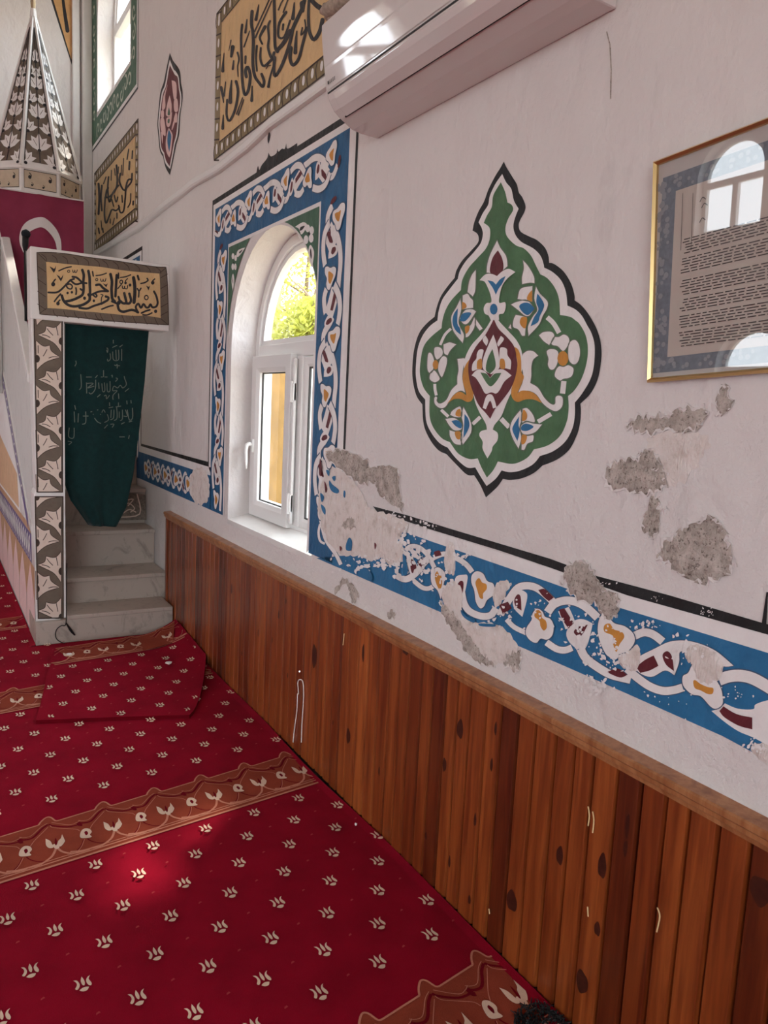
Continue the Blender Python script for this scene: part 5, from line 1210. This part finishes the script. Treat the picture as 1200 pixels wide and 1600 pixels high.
for t, w, w1 in (("165,120 158,250 172,330 178,450 172,620 180,740 200,810 235,860 275,905 290,850 265,775", 34, 30), ("215,480 205,600 214,740", 24, 18), ("62,260 50,400 56,600 60,800 75,940 95,990 128,930 146,790 120,700 95,740 105,800", 26, 34), ("235,50 222,120 205,205", 10, 34), ("112,205 105,260 95,340", 12, 26), ("80,490 140,325", 16, 12), ("200,390 370,10", 18, 12), ("190,330 345,0", 14, 14),
    ("300,280 262,350 245,400 272,460", 34, 20), ("352,222 332,280 340,400 332,500 370,610 395,550", 22, 30), ("395,-5 400,250 405,480 430,540", 30, 34), ("372,620 290,690 252,620 256,500", 32, 20), ("520,130 450,240 440,380 500,385 562,215", 30, 20), ("490,255 484,310", 22, 22), ("440,105 470,30 500,-10", 16, 12), ("490,130 530,20 550,-10", 16, 12), ("562,325 500,440 425,530", 44, 40),
    ("718,-20 690,80 650,170 590,300 572,400 525,555 465,705 405,795 392,710 402,600", 40, 30), ("690,40 690,115", 60, 40), ("605,30 600,100 590,195", 12, 40), ("760,-15 752,120 755,260 768,350 810,415 870,330 900,210", 26, 44), ("775,-5 840,60 905,100", 44, 60), ("715,210 722,300 675,370 690,290", 16, 16), ("740,290 700,430 652,610 592,680 562,610 570,500", 26, 40), ("632,325 622,420 616,550", 12, 42), ("380,700 350,820 335,905", 12, 30), ("312,720 330,690 360,682", 10, 10), ("168,900 160,1050", 10, 30)):
    P.stroke(G4, t, w, INK, 0, w1=w1)
for t, w, w1 in (("140,155 130,260 126,340", 8, 36), ("230,90 215,190", 40, 26), ("240,235 230,320", 16, 24), ("212,20 190,130", 12, 6), ("280,150 295,220 280,300 286,400", 22, 10), ("110,512 135,670", 30, 10), ("156,455 138,600", 10, 20), ("265,450 285,560 255,740 195,860 165,790 172,640", 30, 20), ("218,440 208,540 204,665", 12, 42), ("270,790 332,620", 14, 12), ("288,800 345,640", 14, 12), ("132,800 125,940", 10, 30), ("432,500 430,650", 12, 28), ("365,190 360,260", 24, 20)):
    P.stroke(G3, t, w, INK, 0, w1=w1)
PP.add([(q[0]-0.002, q[1], q[2]) for q in P.v], P.f); PP.m[-len(P.f):] = P.m
CM = [M['olive'], M['cream'], M['ink'], M['white'], M['brownline']]
tag(PP.build('calligraphy_panel', CM), 'large yellow calligraphy panel painted above the window, partly behind the air conditioner', 'wall painting')
yl, yr, zb_, zt_ = 7.86, 6.13, 2.845, 3.552
PP = YZP(); PP.flat([(yl, zb_), (yr, zb_), (yr, zt_), (yl, zt_)], OL, 0); PP.flat([(yl-0.085, zb_+0.09), (yr+0.085, zb_+0.09), (yr+0.085, zt_-0.09), (yl-0.085, zt_-0.09)], CRM, 1)
rope(PP, yl, yr, zb_, zt_, 0.085, 0.09, 18, 8, 0.012)
P = WALLP(); S5 = crop(140, 190, 7.619)
for t, w in (("510,620 500,720 440,800 430,900 410,1060 370,1080 350,1000", 20), ("370,620 360,720 420,820 460,700 510,690", 22), ("410,440 400,640", 12), ("325,520 330,760 260,880 200,900 205,830 225,790", 22), ("230,660 220,800 240,960 280,850 350,760", 20), ("110,740 120,900 110,1100", 26), ("150,760 140,900 150,1060", 20), ("190,900 180,1100 200,1210 240,1120 270,1050 320,1060 360,1020", 20), ("300,560 310,640", 12), ("265,580 260,700", 12), ("470,330 450,450", 14), ("515,350 510,440", 16), ("480,480 475,570", 22), ("495,860 490,960 460,1020", 14), ("525,950 522,990", 20), ("200,660 170,740", 14), ("250,1160 250,1210", 14), ("300,1150 280,1230", 12), ("330,1090 330,1150", 16), ("160,1270 165,1320", 16), ("110,1270 120,1330", 18), ("140,1180 150,1290", 10), ("385,520 380,640", 12), ("350,540 345,620", 12), ("300,880 320,960 340,900", 16), ("270,930 290,1010", 14), ("390,880 395,960", 16)):
    P.stroke(S5, t, w, INK, 0)
PP.add([(q[0]-0.002, q[1], q[2]) for q in P.v], P.f); PP.m[-len(P.f):] = P.m
tag(PP.build('calligraphy_panel', CM), 'smaller yellow calligraphy panel painted near the corner behind the pulpit cone', 'wall painting')
# painted pointed tip on the front wall
P = Paint(lambda q, l: tuple(PY(q, YF)+Vector((0, -l, 0))), 0.001); T1_ = crop(0, 0, 3.529)
P.flat([T1_(*q) for q in ((275, -20), (418, -20), (395, 358))], 1, 0); P.flat([T1_(*q) for q in ((288, -20), (413, -20), (393, 330))], 0, 1); P.stroke(T1_, "345,-20 355,60 372,170", 14, 1, 2, w1=22)
tag(P.build('painted_pendant', [mat_paint('amber yellow paint', (0.62, 0.36, 0.15)), M['ink']]), 'amber pointed tip of a painted ornament on the front wall beside the corner', 'wall painting')
# green border of the upper window
P = YZP(); oy0, oy1, oz0, iy0, iy1, iz0 = 6.145, 8.01, 3.765, 6.40, 7.72, 4.03
U = lambda a, b, z, c, d, e: [(a, 5.2), (a, z), (b, z), (b, 5.2), (d, 5.2), (d, e), (c, e), (c, 5.2)]
P.flat(U(oy0, oy1, oz0, iy0, iy1, iz0), 1, 0); P.flat(U(oy0+0.05, oy1-0.05, oz0+0.05, iy0-0.02, iy1+0.02, iz0-0.02), 0, 1); P.flat(U(oy0, oy1, oz0, oy0+0.018, oy1-0.018, oz0+0.018), 2, 2)
r = random.Random(9)
def curl(y, z, a, s): P.stroke(ID, [(y+s*math.cos(a+k*0.75)*(1-k*0.10), z+s*math.sin(a+k*0.75)*(1-k*0.10)) for k in range(8)], 0.020, 3, 3)
for k in range(10): curl(iy0+0.02+k*0.14, oz0+0.145+0.02*math.sin(k*2), k*1.3, 0.066)
for k in range(8):
    curl(oy0+0.145, 4.05+k*0.15, k*2.0, 0.06); curl(oy1-0.145, 4.05+k*0.15, k*2.0, 0.06)
tag(P.build('painted_border', [M['dkgreen'], M['white'], M['ink'], mat_paint('pale sage paint', (0.52, 0.58, 0.48))]), 'dark green painted border of the upper window near the corner', 'wall painting')
# ------------------------------------------------------------------ cable trunking along the wall
m = MB(); TPX = [(516, 121), (420, 192), (385, 226), (340, 262), (300, 285), (280, 302), (250, 325), (215, 355), (147, 396)]
C_ = [PX(p, -0.022) for p in TPX]; h = 0.022
for a, b in zip(C_, C_[1:]):
    m.prism([(-0.0005, a.y, a.z-h), (-0.022, a.y, a.z-h), (-0.028, a.y, a.z-h*0.6), (-0.028, a.y, a.z+h*0.6), (-0.022, a.y, a.z+h), (-0.0005, a.y, a.z+h)], b-a)
tag(m.build('cable_trunking', [M['pvc']]), 'white plastic cable trunking running along the wall above the window', 'trunking')
# ------------------------------------------------------------------ air conditioner
ac = empty('air_conditioner', (0, 1.955, 2.477), 'glossy white wall-mounted split air conditioner above the medallion', 'air conditioner')
YA0, YA1 = 1.40, 2.51
body = [(0, 2.800), (-0.215, 2.800), (-0.227, 2.787), (-0.225, 2.745), (-0.219, 2.655), (-0.2045, 2.578), (-0.196, 2.555), (-0.176, 2.527), (-0.150, 2.508), (-0.103, 2.483), (-0.07, 2.478), (0, 2.476)]
def prof(L, y): return [(x, y, z) for x, z in L]
m = MB(); m.prism(prof(body, YA0), (0, YA1-YA0, 0)); b = m.build('casing', [M['acwhite']], ac, bevel=0.006); 
L = []; x = -0.2330; z = 2.785; NN = 40
for k in range(NN+1):
    L.append((x, z)); tt = 0.15 if z < 2.705 else 0.03+0.12*((2.785-z)/0.08); dz = 0.200/NN; z -= dz; x += dz*tt
PAN = list(L)
m = MB(); m.grid(lambda u, v: (PAN[int(round(v*NN))][0], YA0+0.004+(YA1-YA0-0.008)*u, PAN[int(round(v*NN))][1]), 1, NN)
ring = [(PAN[0][0]+0.012, PAN[0][1])]+PAN+[(PAN[-1][0]+0.012, PAN[-1][1]+0.002)]
m.build('front_panel', [M['acwhite']], ac, smooth=True)
m = MB(); L = [(-0.2045, 2.568), (-0.1960, 2.550), (-0.178, 2.5235), (-0.152, 2.504), (-0.150, 2.510), (-0.175, 2.530), (-0.193, 2.555), (-0.201, 2.572)]
m.prism(prof(L, YA0+0.05), (0, YA1-YA0-0.10, 0)); m.build('louvre', [M['acwhite']], ac, bevel=0.002)
m = MB(); m.prism(prof([(-0.2062, 2.5790), (-0.2048, 2.5745), (-0.199, 2.575), (-0.202, 2.580)], YA0+0.01), (0, YA1-YA0-0.02, 0)); m.prism(prof([(-0.1535, 2.5065), (-0.1495, 2.5035), (-0.146, 2.508), (-0.150, 2.512)], YA0+0.04), (0, YA1-YA0-0.08, 0))
m.build('shadow_gap', [M['acdark']], ac)
P = Paint(lambda q, l: (-0.2160-0.0075-l, q[0], q[1]), 0.001)
m = MB()
lab = lambda y, z: (-0.2077-(z-2.585)*0.15-0.0030, y, z)
for k, w in enumerate((0.010, 0.006, 0.006, 0.007, 0.006)):
    y = 2.488-0.0112*k-(0.004 if k else 0); z = 2.603
    if k == 0: m.add([lab(y, z-0.004), lab(y-w, z-0.004), lab(y-w, z+0.006), lab(y, z+0.006)], [(0, 1, 2, 3)])
    else:
        for dz in (-0.003, 0.001, 0.005): m.add([lab(y, z+dz-0.0009), lab(y-w, z+dz-0.0009), lab(y-w, z+dz+0.0009), lab(y, z+dz+0.0009)], [(0, 1, 2, 3)])
        m.add([lab(y, z-0.004), lab(y-0.0018, z-0.004), lab(y-0.0018, z+0.006), lab(y, z+0.006)], [(0, 1, 2, 3)])
m.build('maker_mark', [M['acdark']], ac)
# wrapped pipe above the air conditioner's left end
m = MB(); q = lambda a, b, x: PX((a, b), x)
C_ = [q(503, 18, -0.16), q(512, 16, -0.17), q(530, 6, -0.17), q(552, -10, -0.165), q(590, -45, -0.15)]
for k, (da, r_) in enumerate(((0, .028), (.016, .02), (-.018, .022))):
    m.tube([p+Vector((0.01*k, 0, da+0.006*math.sin(3*i+k))) for i, p in enumerate(C_)], [0.010, r_*0.8, r_, r_, r_], 10)
tag(m.build('pipe_wrap', [M['cloth']], smooth=True), 'ragged beige cloth wrapping lying over the air conditioner left end', 'cloth')
# ------------------------------------------------------------------ framed document
fr = empty('picture_frame', (-0.01, 0.9, 1.64), 'framed printed document behind glass in a thin gold frame', 'framed document')
c0 = PX((1015, 598), -0.012); c1 = PX((1030, 255), -0.012)
FW, FH = 0.62, c1.z-c0.z
tilt = math.radians(1.3)
# local frame: a along -y (to the right in the photo), b up the leaning face
ub = (c1-c0); ub = Vector((0, ub.y, ub.z)).normalized(); ub = (ub+Vector((-math.sin(tilt), 0, 0))).normalized(); ua = Vector((0, -1, 0.006)).normalized(); ua = (ua-ub*ua.dot(ub)).normalized(); un = ub.cross(ua); un = -un if un.x > 0 else un
O_ = Vector((-0.010, c0.y, c0.z)); H_ = (c1-c0).length
def fp(a, b, n=0.0): return O_+ua*a+ub*b+un*n
m = MB(); t = 0.0095
A = [(0, 0), (FW, 0), (FW, H_), (0, H_)]; B = [(t, t), (FW-t, t), (FW-t, H_-t), (t, H_-t)]; Cc = [(t*.5, t*.5), (FW-t*.5, t*.5), (FW-t*.5, H_-t*.5), (t*.5, H_-t*.5)]
R_ = [[fp(*q, 0) for q in A], [fp(*q, 0.010) for q in A], [fp(*q, 0.016) for q in Cc], [fp(*q, 0.010) for q in B], [fp(*q, 0.0) for q in B]]
for r1, r2 in zip(R_, R_[1:]): m.add(r1+r2, [(i, (i+1) % 4, 4+(i+1) % 4, 4+i) for i in range(4)])
m.build('frame', [M['brass']], fr)
m = MB(); m.poly([fp(*q, 0.001) for q in A]); m.build('backing', [mat_plain('brown backing board', (0.2, 0.13, 0.08), 0.9)], fr)
P = Paint(lambda q, l: tuple(fp(q[0], q[1], l)), 0.003, 0.0004)
def docxy(px, py):
    d = ray(px, py); k = (O_-CAM).dot(un)/d.dot(un); w_ = CAM+d*k-O_; return (w_.dot(ua), w_.dot(ub))
E1 = crop(980, 190, 3.7209)
P.flat([(t, t), (FW-t, t), (FW-t, H_-t), (t, H_-t)], 0, 0)
bl = docxy(*E1(150, 1465)); tl = docxy(*E1(215, 330)); br_ = FW-bl[0]
P.flat([bl, (br_, bl[1]), (br_, tl[1]), tl], 1, 1)
il = docxy(*E1(240, 1370)); it = docxy(*E1(290, 405))
P.flat([il, (FW-il[0], il[1]), (FW-il[0], it[1]), it], 2, 2)
r = random.Random(2)
for k in range(70):
    a = r.uniform(bl[0]+0.006, il[0]-0.008); b = r.uniform(bl[1]+0.01, tl[1]-0.01); P.disc((a, b), r.uniform(.003, .007), 4, 2)
for k in range(60):
    a = r.uniform(bl[0], br_); P.disc((a, r.uniform(bl[1]+0.004, il[1]-0.004)), r.uniform(.003, .006), 4, 2); P.disc((a, r.uniform(it[1]+0.004, tl[1]-0.004)), r.uniform(.003, .006), 4, 2)
tx0 = docxy(*E1(330, 700))[0]; L0 = docxy(*E1(330, 690))[1]; L1 = docxy(*E1(300, 1310))[1]
n = 40
for k in range(n):
    b = L0+(L1-L0)*k/(n-1)
    if k in (6, 13, 14, 21, 27, 33): continue
    a = tx0+r.uniform(-0.003, 0.012); end = FW-il[0]-0.03 if k % 6 != 5 else FW*0.5
    while a < end:
        w_ = r.uniform(0.008, 0.026); P.flat([(a, b-0.0011), (a+w_, b-0.0011), (a+w_, b+0.0011), (a, b+0.0011)], 3, 3); a += w_+0.0045
for px_, py_ in ((450, 455), (460, 490), (448, 575)):
    q = docxy(*E1(px_, py_)); P.stroke(ID, [(q[0]-0.006, q[1]-0.003), (q[0], q[1]+0.004), (q[0]+0.007, q[1]-0.001)], 0.002, 3, 3)
for xx in (335, 395):
    q0 = docxy(*E1(xx, 420)); q1 = docxy(*E1(xx-12, 750)); P.stroke(ID, [q0, q1], 0.0012, 3, 3, sm=False)
P.build('document', [mat_plain('pale mount', (0.48, 0.45, 0.43), 0.8), mat_plain('blue grey printed border', (0.14, 0.17, 0.21), 0.8, var=0.2, vs=90), mat_plain('warm grey paper', (0.50, 0.44, 0.39), 0.8), mat_plain('printing ink', (0.06, 0.05, 0.05), 0.8), mat_plain('grey ornament print', (0.25, 0.27, 0.30), 0.8)], fr)
m = MB(); m.poly([fp(*q, 0.007) for q in B]); m.build('glazing', [mat_glass('picture glass', 2.2)], fr)
# ------------------------------------------------------------------ string hung on the panelling, scraps, ragged carpet end
m = MB(); q = lambda a, b, x=-0.032: tuple(PX((a, b), x))
m.tube([q(*p) for p in smooth([(471, 1160), (472, 1130), (474, 1100), (474.5, 1078), (473, 1065), (469, 1062), (465.5, 1066), (466.5, 1084), (465, 1085), (464, 1110), (460, 1140), (458, 1160)], False, 5)], 0.0024, 6)
st = m.build('string', [M['string']], smooth=True); tag(st, 'white cotton string hanging in a loop on the wooden panelling', 'string')
m = MB(); m.tube([q(468, 1049, -0.024), q(468, 1049, -0.034)], [0.003, 0.004], 8); m.build('nail', [M['steel']], st)
def scrap(px, py, s, z, label):
    c = PZ((px, py), z); r = random.Random(int(px)); m = MB()
    n = 7; v = [(c.x+s*math.cos(k*6.283/n)*r.uniform(.5, 1.1), c.y+s*1.3*math.sin(k*6.283/n)*r.uniform(.5, 1.1), z+0.004+r.uniform(0, 0.006)) for k in range(n)]
    m.add(v+[(c.x, c.y, z+0.010)]+[(a, b, zz-0.003) for a, b, zz in v], [(k, (k+1) % n, n) for k in range(n)]+[(k, (k+1) % n, n+1+(k+1) % n, n+1+k) for k in range(n)])
    tag(m.build('paper_scrap', [M['paper']]), label, 'scrap', 'white scraps lying on the carpet')
scrap(263, 1037, 0.022, 0.034, 'white paper scrap on the loose carpet piece near the panelling'); scrap(108, 1023, 0.022, 0.024, 'white paper scrap on the carpet border beside the pulpit post'); scrap(556, 1290, 0.006, 0.002, 'tiny white scrap on the dark carpet close to the panelling')
m = MB(); r = random.Random(4); a = PZ((800, 1598), 0); b = PZ((892, 1580), 0)
for k in range(420):
    t = r.random(); c = Vector((a.x+(b.x-a.x)*t, a.y+(b.y-a.y)*t+0.045*math.sin(t*3.1)-r.uniform(0, 0.07), 0)); l = r.uniform(.008, .022); d = Vector((r.uniform(-1, 1), r.uniform(-1, 1), r.uniform(.1, 1))).normalized()*l
    c.x = min(c.x, -0.045)
    m.tube([c+Vector((0, 0, 0.002)), c+d*0.5+Vector((r.uniform(-.003, .003), 0, .004)), c+d], [0.0018, 0.0016, 0.0008], 4)
o = m.build('carpet_fringe', [M['rubber']]); tag(o, 'black frayed underlay fibres along the torn carpet end at the panelling', 'fringe', kind='stuff')
# ------------------------------------------------------------------ tree outside the window
def tree(name, x, y, h, spread, label, seed):
    root = empty(name, (x, y, -0.3), label, 'tree', 'trees outside the window'); r = random.Random(seed)
    m = MB(); m.tube([(x, y, -0.3), (x+.05, y, h*.3), (x-.05, y+.1, h*.6), (x, y, h*.9)], [.13, .11, .08, .03], 8)
    for k in range(7):
        z = h*(.35+.08*k); an = k*2.4; m.tube([(x, y, z), (x+spread*.4*math.cos(an), y+spread*.4*math.sin(an), z+.3), (x+spread*.8*math.cos(an), y+spread*.8*math.sin(an), z+.5)], [.04, .025, .01], 5)
    m.build('trunk', [mat_plain('bark', (0.16, 0.11, 0.07), 0.9)], root)
    m = MB()
    for k in range(2600):
        an = r.uniform(0, 6.283); ph = math.acos(r.uniform(-1, 1)); rr = spread*r.uniform(.35, 1.0); c = Vector((x+rr*math.sin(ph)*math.cos(an), y+rr*math.sin(ph)*math.sin(an), h*.72+rr*.75*math.cos(ph)))
        u = Vector((r.uniform(-1, 1), r.uniform(-1, 1), r.uniform(-1, 1))).normalized(); w = u.cross(Vector((r.uniform(-1, 1), r.uniform(-1, 1), r.uniform(-1, 1)))).normalized(); s = r.uniform(.05, .10)
        m.add([c-u*s, c+w*s*.4, c+u*s, c-w*s*.4], [(0, 1, 2, 3)])
    m.build('foliage', [M['leaf']], root)
def mat_leaf():
    t = NT('sunlit leaves'); t.b.inputs['Base Color'].default_value = (0.27, 0.29, 0.05, 1); t.b.inputs['Roughness'].default_value = 0.6
    tr = t.n('BsdfTranslucent'); tr.inputs['Color'].default_value = (0.45, 0.46, 0.08, 1); mx = t.n('MixShader'); mx.inputs[0].default_value = 0.5
    t.l(t.b.outputs[0], mx.inputs[1]); t.l(tr.outputs[0], mx.inputs[2]); t.l(mx.outputs[0], t.out.inputs['Surface']); return t.m
M['leaf'] = mat_leaf()
tree('tree', 5.0, 13.6, 4.1, 0.9, 'bushy yellow green tree at the foot of the arched pane', 3)
tree('tree', 7.6, 19.6, 6.6, 2.0, 'tall loose tree in the bright middle of the arched pane', 5)
tree('tree', 1.8, 5.4, 7.0, 0.78, 'unseen tree added to block part of the sun at the window', 8)  # never in view, added only to narrow the sun patch on the carpet
